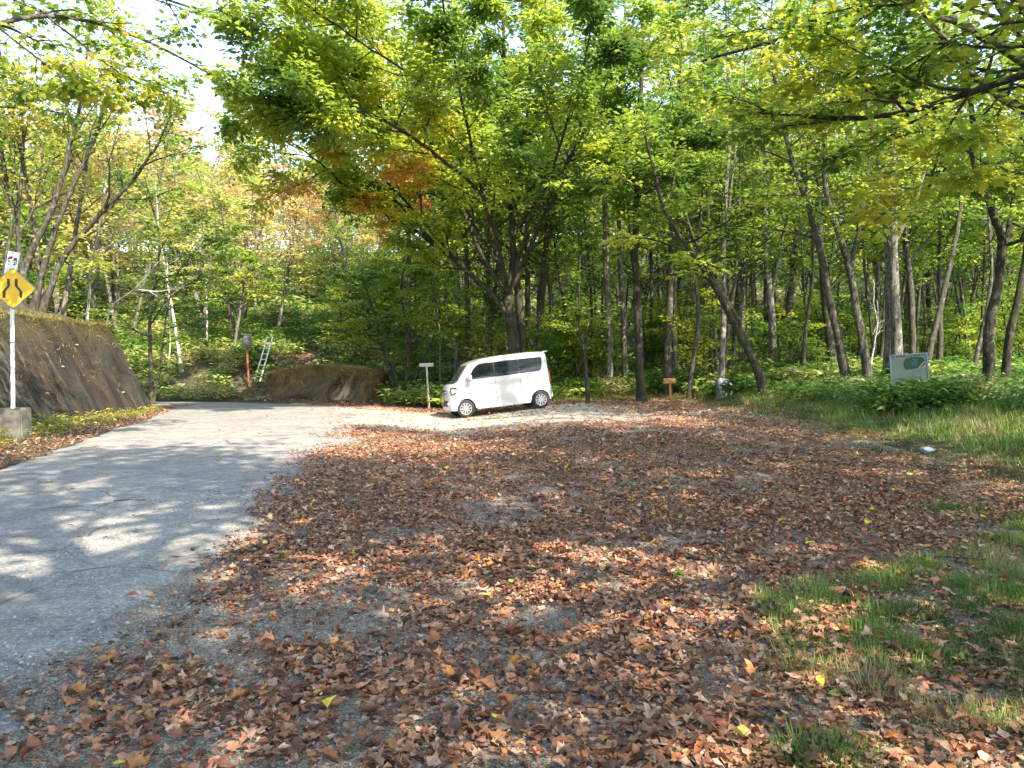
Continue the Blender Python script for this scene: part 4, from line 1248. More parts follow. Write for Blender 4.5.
# strays on the asphalt and the drift along the left edge
X, Y = sample(1500, -7.5, -1.5, 2.5, 26)
k = on_road(X, Y, 0) & (rng.uniform(0, 1, len(X)) < .03 + .5 * sstep(X - edge_x(Y), -1.0, -.1) * sstep(fbm(X, Y, .8, 90), .45, .6))
X, Y = X[k], Y[k]
parts += litter(rng, X, Y, rng.uniform(.04, .12, len(X)), rough_p, BROWN, .004, .15, .024)
X, Y = sample(60000, -13, -6, 3, 29)
lx = left_edge_x(Y)
k = (X < lx + .1 + .35 * (fbm(X, Y, .9, 92) - .5)) & (X > lx - 1.25) & (rng.uniform(0, 1, len(X)) < .7) | ((Y > 25) & (X < -10.5) & (X > -13.5) & (Y < 27.6) & ~on_road(X, Y, -.15))
X, Y = X[k], Y[k]
parts += litter(rng, X, Y, rng.gamma(5.5, .0085, len(X)).clip(.022, .11), rough_p, BROWN + [(.45, .33, .24)], .03, .3, .012)
# forest floor
X, Y = sample(14000, -14, 16, 27, 45)
k = ~on_road(X, Y, 0) & (Y > lot_back(X) + .5)
X, Y = X[k], Y[k]
parts += litter(rng, X, Y, rng.uniform(.1, .2, len(X)), rough_p, BROWN, .03)
v, f, s, c = merge_shapes(parts)
tag(link('fallen_leaves', np_mesh('fallen_leaves', v, f, s, M['litter'], c)), 'thick layer of curled brown fallen leaves over the gravel lot', 'fallen leaves', kind='stuff')

# loose stones in the bare patches
ico = bmesh.new(); bmesh.ops.create_icosphere(ico, subdivisions=1, radius=.5)
sv = np.array([v_.co[:] for v_ in ico.verts]); sf = [[v_.index for v_ in f_.verts] for f_ in ico.faces]; ico.free()
X, Y = sample(38000, -5, 5.5, 2.2, 9.5, 1.3)
k = ((X > edge_x(Y) + .1) & (fbm(X, Y, 1.1, 71, 3) > .5) | (X > edge_x(Y) - 1.2) & (X < edge_x(Y) + .5) & (fbm(X, Y, .8, 73, 3) > .5)) & (np.abs(X) < Y * .75 + .5)
X, Y = X[k], Y[k]
n = len(X)
L = rng.gamma(3, .0045, n).clip(.006, .035)
P = np.c_[X, Y, height(X, Y) + L * .18 + np.where(X < edge_x(Y) + .3, .014, 0)]
a = rng.uniform(0, 6.28, n)
g = rng.uniform(.12, .40, (n, 1)) * np.array([[1, .97, .92]])
parts = []
which = rng.integers(0, 3, n)
for q in range(3):
    m = which == q
    pv = sv * (1 + rng.normal(0, .14, (len(sv), 1))) * np.array([1, .8 + .1 * q, .6])
    parts.append(place_shapes(P[m], np.c_[np.cos(a), np.sin(a), a * 0][m], np.c_[rng.normal(0, .2, (n, 2)), np.ones(n)][m], L[m], L[m], (pv, sf), g[m]))
v, f, s, c = merge_shapes(parts)
m_, t_, n_, l_, p_ = new_mat('loose_stone')
at = n_.new('ShaderNodeAttribute'); at.attribute_name = 'col'; l_.new(at.outputs['Color'], p_.inputs['Base Color']); p_.inputs['Roughness'].default_value = .85
tag(link('gravel', np_mesh('gravel_stones', v, f, s, m_, c)), 'loose grey gravel stones in the bare patches between the leaves', 'gravel', kind='stuff')

# ------------------------------------------------------------------ van
def poly_prism(bm, pts, y0, y1):
    a = [bm.verts.new((x, y0, z)) for x, z in pts]; b = [bm.verts.new((x, y1, z)) for x, z in pts]
    n = len(pts)
    for i in range(n): bm.faces.new((a[i], a[(i + 1) % n], b[(i + 1) % n], b[i]))
    bm.faces.new(a[::-1]); bm.faces.new(b)
    return a + b

def box(bm, c, s, rot=None, bev=0.0):
    r = bmesh.ops.create_cube(bm, size=1)
    vs = r['verts']
    bmesh.ops.scale(bm, vec=s, verts=vs)
    if bev:
        es = list({e for v_ in vs for e in v_.link_edges})
        r2 = bmesh.ops.bevel(bm, geom=es, offset=bev, segments=2, affect='EDGES')
        vs = list({v_ for f_ in r2['faces'] for v_ in f_.verts} | {v_ for v_ in vs if v_.is_valid})
    if rot is not None: bmesh.ops.rotate(bm, verts=vs, matrix=rot)
    bmesh.ops.translate(bm, vec=c, verts=vs)
    return vs

def rounded(pts, r, seg=4):
    """round the corners of a closed 2D outline"""
    out = []
    n = len(pts)
    for i in range(n):
        p0 = np.array(pts[i - 1]); p = np.array(pts[i]); p1 = np.array(pts[(i + 1) % n])
        d0 = p0 - p; d1 = p1 - p
        rr_ = min(r, np.linalg.norm(d0) * .45, np.linalg.norm(d1) * .45)
        a = p + d0 / np.linalg.norm(d0) * rr_; b = p + d1 / np.linalg.norm(d1) * rr_
        for k in range(seg + 1):
            t = k / seg
            out.append(tuple(a * (1 - t) ** 2 + 2 * p * t * (1 - t) + b * t * t))
    return out

HW = .7375
def side_y(z):       # half width of the body by height
    return HW * (1 - .012 * max(0, .5 - z) - .0 ) - .10 * max(0, z - 1.12) ** 1.25 * 1.3 - (.03 * max(0, (.45 - z)) )
def plan(x):         # nose narrows in plan
    return 1 - .11 * max(0, (.38 - x) / .38) ** 2.2 - .03 * max(0, (x - 3.2) / .2) ** 2

def arch(cx, r, n=14):
    return [(cx - r * math.cos(math.pi * k / n), .27 + r * math.sin(math.pi * k / n)) for k in range(n + 1)]
def build_van(root):
    paint = simple('white_paint', (.45, .45, .452), .28, 0, .5, 0, 8, .6)
    glass = simple('dark_glass', (.012, .014, .016), .06, 0, .6)
    wind = simple('windscreen_glass', (.07, .085, .07), .05, 0, .7)
    rubber = simple('tyre_rubber', (.022, .022, .023), .8)
    alloy = simple('alloy_rim', (.36, .37, .38), .35, .6)
    trim = simple('black_trim', (.02, .02, .021), .45)
    seam = simple('panel_gap', (.12, .12, .12), .8)
    lens = simple('lamp_lens', (.45, .47, .5), .1, .2, .8)
    red = simple('red_lens', (.45, .02, .015), .15)
    chrome = simple('chrome', (.7, .7, .72), .12, 1.0)
    out = [(.03, .24), (.005, .36), (.0, .50), (.01, .66), (.025, .80), (.05, .92), (.10, 1.0), (.20, 1.055), (.34, 1.10),
           (.48, 1.27), (.64, 1.46), (.78, 1.615), (.86, 1.675), (.98, 1.72), (1.2, 1.765), (1.6, 1.80), (2.1, 1.82), (2.7, 1.82), (3.1, 1.805), (3.24, 1.79), (3.30, 1.76),
           (3.325, 1.68), (3.335, 1.5), (3.35, 1.2), (3.375, .9), (3.40, .66), (3.40, .42), (3.38, .28)]
    A2 = arch(2.99, .315)[::-1]; A1 = arch(.56, .315)[::-1]
    bottom = [(3.34, .24)] + A2 + [(2.62, .235), (.95, .235)] + A1 + [(.2, .235)]
    prof = out + bottom
    cx = 1.75; cz = .95
    bm = bmesh.new()
    levels = [(-1.0, .965), (-.985, .985), (-.95, 1.0), (-.5, 1.0), (0, 1.0), (.5, 1.0), (.95, 1.0), (.985, .985), (1.0, .965)]
    rings = []
    for f_, sc in levels:
        ring = []
        ins = (1 - sc)
        for i, (x, z) in enumerate(prof):
            # only the outer rim (not arches and sill) rounds inward
            if i < len(out):
                dx, dz = x - cx, z - cz
                x2 = x - np.sign(dx) * ins * (1.3 if abs(dx) > 1.3 else .25 * abs(dx)); z2 = z - (ins * 1.4 if z > 1.2 else 0)
            else: x2, z2 = x, z
            ring.append(bm.verts.new((x2, f_, z2)))
        rings.append(ring)
    n = len(prof)
    for a, b in zip(rings[:-1], rings[1:]):
        for i in range(n): bm.faces.new((a[i], a[(i + 1) % n], b[(i + 1) % n], b[i]))
    bm.faces.new(rings[0][::-1]); bm.faces.new(rings[-1])
    for z in (.34, .5, .66, .82, .98, 1.12, 1.22, 1.32, 1.42, 1.52, 1.62, 1.7):
        bmesh.ops.bisect_plane(bm, geom=bm.verts[:] + bm.edges[:] + bm.faces[:], plane_co=(0, 0, z), plane_no=(0, 0, 1))
    for x in (.15, .3, .45, .9, 1.3, 1.7, 2.1, 2.5, 3.3):
        bmesh.ops.bisect_plane(bm, geom=bm.verts[:] + bm.edges[:] + bm.faces[:], plane_co=(x, 0, 0), plane_no=(1, 0, 0))
    for v_ in bm.verts:
        x, y, z = v_.co
        k = y
        v_.co.y = k * side_y(z) * plan(x)
        v_.co.x = x + .10 * abs(k) ** 3 * max(0, 1 - x / .8) - .03 * abs(k) ** 3 * max(0, (x - 3.0) / .4)
        v_.co.z = z - .035 * abs(k) ** 3 * sstep(z, 1.5, 1.75)
        # shallow crease along the doors
        if abs(k) > .94: v_.co.y -= math.copysign(.012 * math.exp(-((z - .82) / .05) ** 2), k)
    bmesh.ops.translate(bm, vec=(-1.775, 0, 0), verts=bm.verts)
    for f_ in bm.faces: f_.smooth = True
    me = bm_mesh('van_body', bm, paint)
    me.set_sharp_from_angle(angle=R(32))
    body = link('body', me, root)

    def side_panel(name, pts, mat, proud=.006, thick=.02, side=-1, r=.05, parent=None, sub=True):
        pts2 = rounded(pts, r) if r else pts
        b = bmesh.new()
        o_ = [b.verts.new((x, 0, z)) for x, z in pts2]
        f_ = b.faces.new(o_)
        if sub:
            for z in np.arange(.3, 1.75, .06):
                bmesh.ops.bisect_plane(b, geom=b.verts[:] + b.edges[:] + b.faces[:], plane_co=(0, 0, z), plane_no=(0, 0, 1))
        ext = bmesh.ops.extrude_face_region(b, geom=b.faces[:])
        inner = {v_ for v_ in ext['geom'] if isinstance(v_, bmesh.types.BMVert)}
        for v_ in b.verts:
            x, _, z = v_.co
            yy = side_y(z) * plan(x) + proud - (thick if v_ in inner else 0)
            v_.co.y = side * yy
            v_.co.x = x + .10 * max(0, 1 - x / .8) - 1.775
        return link(name, bm_mesh(name, b, mat), parent or root)
    wins = [('window_band', [(1.50, 1.155), (1.50, 1.605), (2.45, 1.615), (2.45, 1.17)], .01),
            ('front_side_window', [(.70, 1.145), (.90, 1.43), (1.04, 1.56), (1.14, 1.60), (1.56, 1.61), (1.56, 1.15)], .04),
            ('sliding_door_window', [(1.585, 1.15), (1.585, 1.61), (2.36, 1.62), (2.36, 1.165)], .035),
            ('rear_quarter_window', [(2.385, 1.165), (2.385, 1.62), (3.14, 1.615), (3.16, 1.54), (3.10, 1.22), (3.04, 1.18)], .05)]
    for s in (-1, 1):
        for nm, pts, r in wins: side_panel(nm, pts, trim if nm == 'window_band' else glass, .003 if nm == 'window_band' else .006, .03, s, r)
        # shut lines of the doors
        def gap(nm, P):
            b = bmesh.new()
            for (xa, za), (xb, zb) in zip(P[:-1], P[1:]):
                n_ = max(2, int(abs(zb - za) / .05))
                for q in range(n_):
                    u0, u1 = q / n_, (q + 1) / n_
                    p = [(xa + (xb - xa) * u, za + (zb - za) * u) for u in (u0, u1)]
                    hor = abs(xb - xa) > abs(zb - za)
                    vs = []
                    for (x, z) in p:
                        for e in (-.004, .004):
                            xx, zz = (x, z + e) if hor else (x + e, z)
                            vs.append(b.verts.new((xx + .10 * max(0, 1 - xx / .8) - 1.775, s * (side_y(zz) * plan(xx) + .0025 - .012 * math.exp(-((zz - .82) / .05) ** 2)), zz)))
                    b.faces.new((vs[0], vs[1], vs[3], vs[2]))
            r_ = bmesh.ops.extrude_face_region(b, geom=b.faces[:])
            for v_ in r_['geom']:
                if isinstance(v_, bmesh.types.BMVert): v_.co.y -= s * .01
            link(nm, bm_mesh(nm, b, seam), body)
        gap('door_seam', [(.93, .33), (.90, .62), (.70, .84), (.66, 1.10)])
        gap('door_seam', [(1.57, .33), (1.57, 1.12)])
        gap('door_seam', [(2.375, .33), (2.375, .56), (2.375, 1.13)])
        gap('slide_rail', [(2.38, 1.02), (3.2, 1.02)])
        # handles, mirror, lamps
        for hx in (1.44, 1.70):
            b = bmesh.new(); box(b, (hx - 1.775, s * (side_y(.98) + .016), .985), (.17, .03, .032), None, .008)
            link('door_handle', bm_mesh('door_handle', b, paint), root)
        b = bmesh.new()
        box(b, (.74 - 1.775, s * (HW + .13), 1.20), (.13, .18, .22), None, .03)
        box(b, (.76 - 1.775, s * (HW + .015), 1.15), (.06, .10, .05), None, .01)
        mir = link('side_mirror', bm_mesh('side_mirror', b, paint, True), root)
        b = bmesh.new(); box(b, (.81 - 1.775, s * (HW + .13), 1.20), (.006, .14, .165), None, .002)
        link('mirror_glass', bm_mesh('mirror_glass', b, glass), mir)
        # headlamp: dark wraparound housing with a bright lens
        hl = side_panel('headlight', [(.045, .72), (.05, .93), (.10, .965), (.27, .955), (.245, .80), (.20, .73)], trim, .010, .12, s, .04)
        side_panel('lamp_lens', [(.075, .76), (.08, .91), (.165, .92), (.16, .76)], lens, .016, .03, s, .03, hl)
        side_panel('turn_signal', [(.175, .78), (.18, .90), (.235, .90), (.215, .80)], lens, .014, .03, s, .02, hl)
        side_panel('tail_light', [(3.345, .80), (3.32, 1.16), (3.345, 1.16), (3.37, .80)], red, .008, .05, s, .02)
        # arch lining
        for ax in (.56, 2.99):
            b = bmesh.new()
            inn = [(ax - .313 * math.cos(math.pi * k / 16), .27 + .313 * math.sin(math.pi * k / 16)) for k in range(17)]
            a_ = [b.verts.new((x - 1.775, s * .71, z)) for x, z in inn]; c_ = [b.verts.new((x - 1.775, s * .38, z)) for x, z in inn]
            for k in range(16): b.faces.new((a_[k], a_[k + 1], c_[k + 1], c_[k]))
            b.faces.new(c_)
            link('arch_liner', bm_mesh('arch_liner', b, trim), root)
        # side sill moulding
        b = bmesh.new(); box(b, (1.775 - 1.775, s * (HW - .006), .25), (1.72, .05, .075), None, .012)
        link('side_sill', bm_mesh('side_sill', b, paint), root)
        # wheels
        for ax in (.56, 2.99):
            wr = empty('wheel', (ax - 1.775, s * .655, .272)); wr.parent = root
            b = bmesh.new()
            prof_w = [(.185, -.075), (.215, -.083), (.262, -.072), (.272, -.045), (.272, .045), (.262, .072), (.215, .083), (.185, .075)]
            K = 36; rg = []
            for k in range(K):
                th = 2 * math.pi * k / K
                rg.append([b.verts.new((r_ * math.cos(th), y_, r_ * math.sin(th))) for r_, y_ in prof_w])
            for k in range(K):
                for j in range(len(prof_w)): b.faces.new((rg[k][j], rg[(k + 1) % K][j], rg[(k + 1) % K][(j + 1) % len(prof_w)], rg[k][(j + 1) % len(prof_w)]))
            link('tyre', bm_mesh('tyre', b, rubber, True), wr)
            b = bmesh.new()
            yo = s * .072
            K = 36
            for (r0_, r1_, yy) in ((.165, .192, yo),):
                ring = []
                for k in range(K):
                    th = 2 * math.pi * k / K
                    ring.append([b.verts.new((q * math.cos(th), y_, q * math.sin(th))) for q, y_ in ((r0_, yy - s * .01), (r0_, yy), (r1_, yy + s * .004), (r1_, yy - s * .05))])
                for k in range(K):
                    for j in range(4): b.faces.new((ring[k][j], ring[(k + 1) % K][j], ring[(k + 1) % K][(j + 1) % 4], ring[k][(j + 1) % 4]))
            for k in range(10):
                th = 2 * math.pi * k / 10
                rot = Matrix.Rotation(-th, 3, 'Y')
                vs = box(b, (.11, yo - s * .006, 0), (.125, .018, .040 if k % 2 else .034), None, .005)
                bmesh.ops.rotate(b, verts=vs, matrix=rot, cent=(0, 0, 0))
            r_ = bmesh.ops.create_cone(b, cap_ends=True, segments=20, radius1=.055, radius2=.048, depth=.03)
            bmesh.ops.rotate(b, verts=r_['verts'], matrix=Matrix.Rotation(R(90), 3, 'X'))
            bmesh.ops.translate(b, vec=(0, yo, 0), verts=r_['verts'])
            link('rim', bm_mesh('rim', b, alloy), wr)
            b = bmesh.new()
            r_ = bmesh.ops.create_cone(b, cap_ends=True, segments=28, radius1=.188, radius2=.188, depth=.02)
            bmesh.ops.rotate(b, verts=r_['verts'], matrix=Matrix.Rotation(R(90), 3, 'X'))
            bmesh.ops.translate(b, vec=(0, s * .035, 0), verts=r_['verts'])
            link('brake_disc', bm_mesh('brake_disc', b, trim), wr)
    # windscreen: curved sheet lying on the slope between cowl and roof
    def cross(name, prof_pts, half, mat, proud, parent=None, rows=12, thick=.02):
        b = bmesh.new(); g_ = []
        for (x, z, hw) in prof_pts:
            row = []
            for q in range(rows + 1):
                k = -1 + 2 * q / rows
                y = k * hw
                kk = abs(y) / max(.1, side_y(z) * plan(x))
                row.append(b.verts.new((x + .10 * kk ** 3 * max(0, 1 - x / .8) - proud - 1.775, y, z + proud * .5 - .035 * kk ** 3 * sstep(z, 1.5, 1.75))))
            g_.append(row)
        for i in range(len(g_) - 1):
            for q in range(rows): b.faces.new((g_[i][q], g_[i][q + 1], g_[i + 1][q + 1], g_[i + 1][q]))
        r_ = bmesh.ops.extrude_face_region(b, geom=b.faces[:])
        for v_ in r_['geom']:
            if isinstance(v_, bmesh.types.BMVert): v_.co.x += thick
        return link(name, bm_mesh(name, b, mat, True), parent or root)
    ws = cross('windscreen', [(.37, 1.135, .60), (.48, 1.27, .615), (.64, 1.46, .60), (.755, 1.588, .575)], None, wind, .010)
    cross('wiper_cowl', [(.27, 1.078, .58), (.36, 1.115, .60)], None, trim, .006)
    cross('front_grille', [(.033, .76, .40), (.045, .885, .40)], None, trim, .014)
    cross('lower_grille', [(.002, .38, .46), (.0, .50, .50), (.006, .56, .50)], None, trim, .014)
    cross('grille_bar', [(.037, .80, .38), (.041, .845, .38)], None, chrome, .022)
    cross('number_plate', [(.0, .50, .165), (.006, .665, .165)], None, simple('yellow_plate', (.65, .48, .05), .5), .03, None, 4)
    for s in (-1, 1):
        b = bmesh.new(); box(b, (.055 - 1.775, s * .60, .47), (.07, .11, .09), None, .02)
        link('fog_lamp', bm_mesh('fog_lamp', b, lens), root)
    b = bmesh.new(); box(b, (3.33 - 1.775, 0, 1.775), (.16, 1.16, .035), Matrix.Rotation(R(0), 3, 'Y'), .012)
    link('roof_spoiler', bm_mesh('roof_spoiler', b, paint), root)
    b = bmesh.new(); box(b, (3.352 - 1.775, 0, 1.41), (.02, 1.08, .40), None, .008)
    link('rear_window', bm_mesh('rear_window', b, glass), root)
    b = bmesh.new(); box(b, (3.39 - 1.775, 0, .40), (.07, 1.34, .20), None, .03)
    link('rear_bumper', bm_mesh('rear_bumper', b, paint), root)
    b = bmesh.new(); box(b, (0, 0, .30), (2.9, 1.1, .16), None, .02)
    link('chassis', bm_mesh('chassis', b, trim), root)

vx, vy = (499.5 - 512) / F * 23.9, 23.9
van = empty('parked_van', (0, 0, 0), 0, 'small white tall-roofed van parked at the back of the lot', 'van')
nrm = Vector((-.11, 0, 1)).normalized()
fx = Vector((math.cos(R(15)), math.sin(R(15)), 0)); fx = (fx - nrm * fx.dot(nrm)).normalized()
fy = nrm.cross(fx)
mt = Matrix((fx, fy, nrm)).transposed().to_4x4()
mt.translation = (vx, vy, gz(vx, vy) + .016)
build_van(van)
van.matrix_world = mt

# ------------------------------------------------------------------ signs and small things
def text_mesh(name, s, size, mat, parent, loc, rot, ext=.001, align='CENTER', spacing=1.0):
    cu = bpy.data.curves.new(name, 'FONT'); cu.body = s; cu.size = size; cu.extrude = ext; cu.offset = size * .035
    cu.align_x = align; cu.align_y = 'CENTER'; cu.space_line = spacing
    ob = bpy.data.objects.new(name, cu); C.objects.link(ob)
    dg = bpy.context.evaluated_depsgraph_get()
    me = bpy.data.meshes.new_from_object(ob.evaluated_get(dg))
    bpy.data.objects.remove(ob)
    me.materials.clear(); me.materials.append(mat)
    o = link(name, me, parent); o.location = loc; o.rotation_euler = rot
    return o

def tube(bm, a, b, r, seg=12, r2=None):
    a = Vector(a); b = Vector(b); d = b - a
    g_ = bmesh.ops.create_cone(bm, cap_ends=True, segments=seg, radius1=r, radius2=r if r2 is None else r2, depth=d.length)
    bmesh.ops.rotate(bm, verts=g_['verts'], matrix=d.to_track_quat('Z', 'Y').to_matrix())
    bmesh.ops.translate(bm, vec=(a + b) / 2, verts=g_['verts'])
    return g_['verts']

M['white_post'] = simple('white_painted_steel', (.72, .72, .74), .45, 0, .5, .08, 3)
M['yellow'] = simple('yellow_sign_face', (.78, .47, .02), .4, 0, .5, .10, 5)
M['black'] = simple('black_mark', (.03, .03, .03), .6)
M['white'] = simple('white_sign_face', (.72, .73, .76), .5, 0, .5, .06, 6)
M['steel'] = simple('galvanised_steel', (.24, .245, .25), .45, .6, .5, .15, 9)
M['rust'] = simple('rusty_clamp', (.30, .10, .05), .8)

def narrow_sign():
    d = 14.7
    x = (12.5 - 512) / F * d
    g0 = gz(x, d)
    root = empty('warning_sign', (x, d, g0), R(6), 'yellow diamond road-narrows warning sign on a white post', 'road sign')
    zb = EYE + (HOR - 408) / F * d - g0      # top of the block
    bm = bmesh.new(); box(bm, (.0, .05, zb / 2 - .05), (.46, .42, zb + .1), None, .03)
    for v_ in bm.verts: v_.co += Vector((rr.uniform(-.008, .008),) * 3)
    link('concrete_block', bm_mesh('concrete_block', bm, M['concrete']), root)
    zt = EYE + (HOR - 252) / F * d - g0
    bm = bmesh.new(); tube(bm, (0, 0, zb - .02), (.02, 0, zt - .15), .038, 16)
    post = link('post', bm_mesh('post', bm, M['white_post'], False), root)
    for z in (zb + .68, zb + 1.28):
        bm = bmesh.new(); tube(bm, (.006, 0, z), (.006, 0, z + .02), .041, 16)
        link('red_band', bm_mesh('red_band', bm, M['rust']), post)
    zc = EYE + (HOR - 289) / F * d - g0
    h = .415
    plate = empty('diamond_plate', (.06, -.055, zc), 0); plate.parent = root
    bm = bmesh.new(); pts = rounded([(-h * 1.08, 0), (0, h), (h * 1.08, 0), (0, -h)], .05)
    poly_prism(bm, pts, -.008, .004)
    link('plate_edge', bm_mesh('plate_edge', bm, M['steel']), plate)
    bm = bmesh.new(); s_ = .955; poly_prism(bm, [(a * s_, b * s_) for a, b in pts], -.012, -.006)
    link('yellow_face', bm_mesh('yellow_face', bm, M['yellow']), plate)
    for s in (-1, 1):
        P = [(s * .155, -.185), (s * .155, -.06), (s * .07, .05), (s * .07, .19)]
        bm = bmesh.new()
        L_, R_ = [], []
        for i, p in enumerate(P):
            L_.append((p[0] - .026, p[1])); R_.append((p[0] + .026, p[1]))
        poly_prism(bm, L_ + R_[::-1], -.016, -.011)
        link('black_mark', bm_mesh('black_mark', bm, M['black']), plate)
    # clamps behind
    bm = bmesh.new(); box(bm, (.03, -.035, zc + .12), (.12, .05, .03), None, .004); box(bm, (.03, -.035, zc - .14), (.12, .05, .03), None, .004)
    link('clamp', bm_mesh('clamp', bm, M['steel']), root)
    # tilted supplementary plate behind the upper corner
    zp = EYE + (HOR - 264) / F * d - g0
    sp = empty('word_plate', (.035, -.02, zp), 0); sp.parent = root; sp.rotation_euler = (0, R(12), 0)
    bm = bmesh.new(); box(bm, (0, 0, 0), (.22, .012, .46), None, .005)
    link('white_panel', bm_mesh('white_panel', bm, M['white']), sp)
    text_mesh('plate_lettering', '幅員\n減少', .088, M['black'], sp, (0, -.0085, .045), (R(90), 0, 0), .0015, 'CENTER', .95)
narrow_sign()

def info_board():
    d = 17.6
    c = W(909, 367.5, d)
    g0 = gz(c[0], d)
    root = empty('information_board', (c[0], d, g0), R(-14), 'faded pale green information board with a dark green map in the bank grass', 'sign board')
    zc = c[2] - g0
    w_, h_ = .77, .60
    T = Matrix.Rotation(R(-4), 3, 'Y')
    panel = empty('panel', (0, 0, zc), 0); panel.parent = root; panel.rotation_euler = (0, R(-4), 0)
    bm = bmesh.new(); box(bm, (0, 0, 0), (w_, .02, h_), None, .003)
    link('board_face', bm_mesh('board_face', bm, simple('faded_board', (.17, .215, .17), .5, 0, .4, .16, 3)), panel)
    bm = bmesh.new()
    for s in (-1, 1): box(bm, (s * (w_ / 2 + .012), -.006, 0), (.035, .045, h_ + .05), None, .004)
    for s in (-1, 1): box(bm, (0, -.006, s * (h_ / 2 + .010)), (w_ - .012, .040, .026), None, .004)
    link('frame', bm_mesh('frame', bm, simple('pale_blue_frame', (.24, .27, .35), .5, .2)), panel)
    bm = bmesh.new(); poly_prism(bm, rounded([(-.10, .20), (.04, .25), (.30, .23), (.36, .10), (.30, -.01), (.08, -.04), (-.08, -.06), (-.12, .05)], .05), -.016, -.009)
    link('map', bm_mesh('map', bm, simple('dark_green_map', (.015, .06, .035), .5, 0, .4, .5, 9)), panel)
    bm = bmesh.new(); poly_prism(bm, [(.06, .04), (.10, .20), (.19, .19), (.15, .03)], -.0185, -.0155)
    link('lake', bm_mesh('lake', bm, simple('lake_blue', (.02, .08, .13), .5)), panel)
    bm = bmesh.new(); poly_prism(bm, [(.20, -.01), (.33, .13), (.345, .11), (.22, -.03)], -.0185, -.0155); poly_prism(bm, [(.26, -.03), (.35, .06), (.36, -.01)], -.0185, -.0155)
    link('trail', bm_mesh('trail', bm, simple('tan_trail', (.42, .33, .18), .5)), panel)
    bm = bmesh.new()
    q = random.Random(3)
    for k in range(9):
        x = -.33 + k * .078
        if k == 4: continue
        for j in range(4): box(bm, (x + q.uniform(-.018, .018), -.0125, .277 + q.uniform(-.02, .02)), ((.044, .006, .008) if j % 2 else (.008, .006, .04)))
    link('lettering', bm_mesh('lettering', bm, M['black']), panel)
    bm = bmesh.new()
    for r_ in range(5):
        x = -.36
        while x < .12:
            l_ = q.uniform(.02, .06); box(bm, (x + l_ / 2, -.0125, -.12 - r_ * .035), (l_, .006, .008)); x += l_ + .015
    link('small_print', bm_mesh('small_print', bm, simple('grey_print', (.20, .26, .20), .6)), panel)
    for s in (-1, 1):
        bm = bmesh.new(); tube(bm, (s * .34, .035, -.15), (s * .34, .035, zc + .25), .022, 10)
        link('leg', bm_mesh('leg', bm, M['steel']), root)
info_board()

def t_sign(px, py_top, py_base, d, pw, ph, lean, col, label, name, seed):
    x = (px - 512) / F * d
    g0 = gz(x, d)
    root = empty(name, (x, d, g0), 0, label, 'signpost')
    zt = EYE + (HOR - py_top) / F * d - g0
    wood = simple(name + '_wood', col, .85, 0, .2, .35, 12)
    bm = bmesh.new(); tube(bm, (lean, 0, -.15), (0, 0, zt + .03), .042, 9, .036)
    link('post', bm_mesh('post', bm, wood), root)
    bm = bmesh.new(); box(bm, (0, -.055, zt - ph / 2 + .03), (pw, .03, ph), Matrix.Rotation(R(-3 + seed), 3, 'Y'), .006)
    link('plank', bm_mesh('plank', bm, wood), root)
    bm = bmesh.new()
    q = random.Random(seed)
    for k in range(5):
        xx = -pw * .36 + k * pw * .18
        for j in range(3): box(bm, (xx + q.uniform(-.012, .012), -.0715, zt - ph / 2 + .03 + q.uniform(-.02, .02)), ((.035, .004, .006) if j % 2 else (.006, .004, .035)))
    link('carved_marks', bm_mesh('carved_marks', bm, simple(name + '_marks', tuple(v * .35 for v in col), .9)), root)
t_sign(426.5, 364, 388, 27.6, .52, .13, .10, (.42, .37, .32), 'weathered pale T-shaped wooden signpost leaning beside the van nose', 'signpost', 2)
t_sign(669.5, 379, 402, 26.2, .44, .19, .07, (.38, .19, .07), 'small orange-brown wooden signpost at the right back corner of the lot', 'signpost', 3)

def mirror_post():
    d = 34.6
    x = (249 - 512) / F * d
    g0 = gz(x, d)
    root = empty('mirror_post', (x, d, g0), R(28), 'orange post with a grey round-backed traffic mirror at the road bend', 'traffic mirror')
    zt = EYE + (HOR - 341) / F * d - g0
    bm = bmesh.new(); tube(bm, (0, 0, -.2), (-.1, 0, zt), .05, 12)
    link('post', bm_mesh('post', bm, simple('orange_post', (.34, .10, .035), .6, 0, .4, .35, 3)), root)
    bm = bmesh.new()
    K = 24; prof_m = [(0, .0), (.12, .01), (.20, .04), (.235, .09), (.225, .105), (.0, .115)]
    rg = [[bm.verts.new((r_ * math.cos(6.2832 * k / K), -y_, r_ * math.sin(6.2832 * k / K) * 1.25)) for r_, y_ in prof_m[1:-1]] for k in range(K)]
    c0 = bm.verts.new((0, 0, 0)); c1 = bm.verts.new((0, -.13, 0))
    for k in range(K):
        a, b = rg[k], rg[(k + 1) % K]
        for j in range(3): bm.faces.new((a[j], b[j], b[j + 1], a[j + 1]))
        bm.faces.new((c0, b[0], a[0])); bm.faces.new((a[3], b[3], c1))
    bmesh.ops.translate(bm, vec=(-.1, -.06, zt - .05), verts=bm.verts)
    link('mirror_shell', bm_mesh('mirror_shell', bm, M['steel'], True), root)
    bm = bmesh.new(); box(bm, (-.1, -.02, zt + .30), (.5, .05, .06), None, .01)
    link('bracket', bm_mesh('bracket', bm, M['steel']), root)
mirror_post()

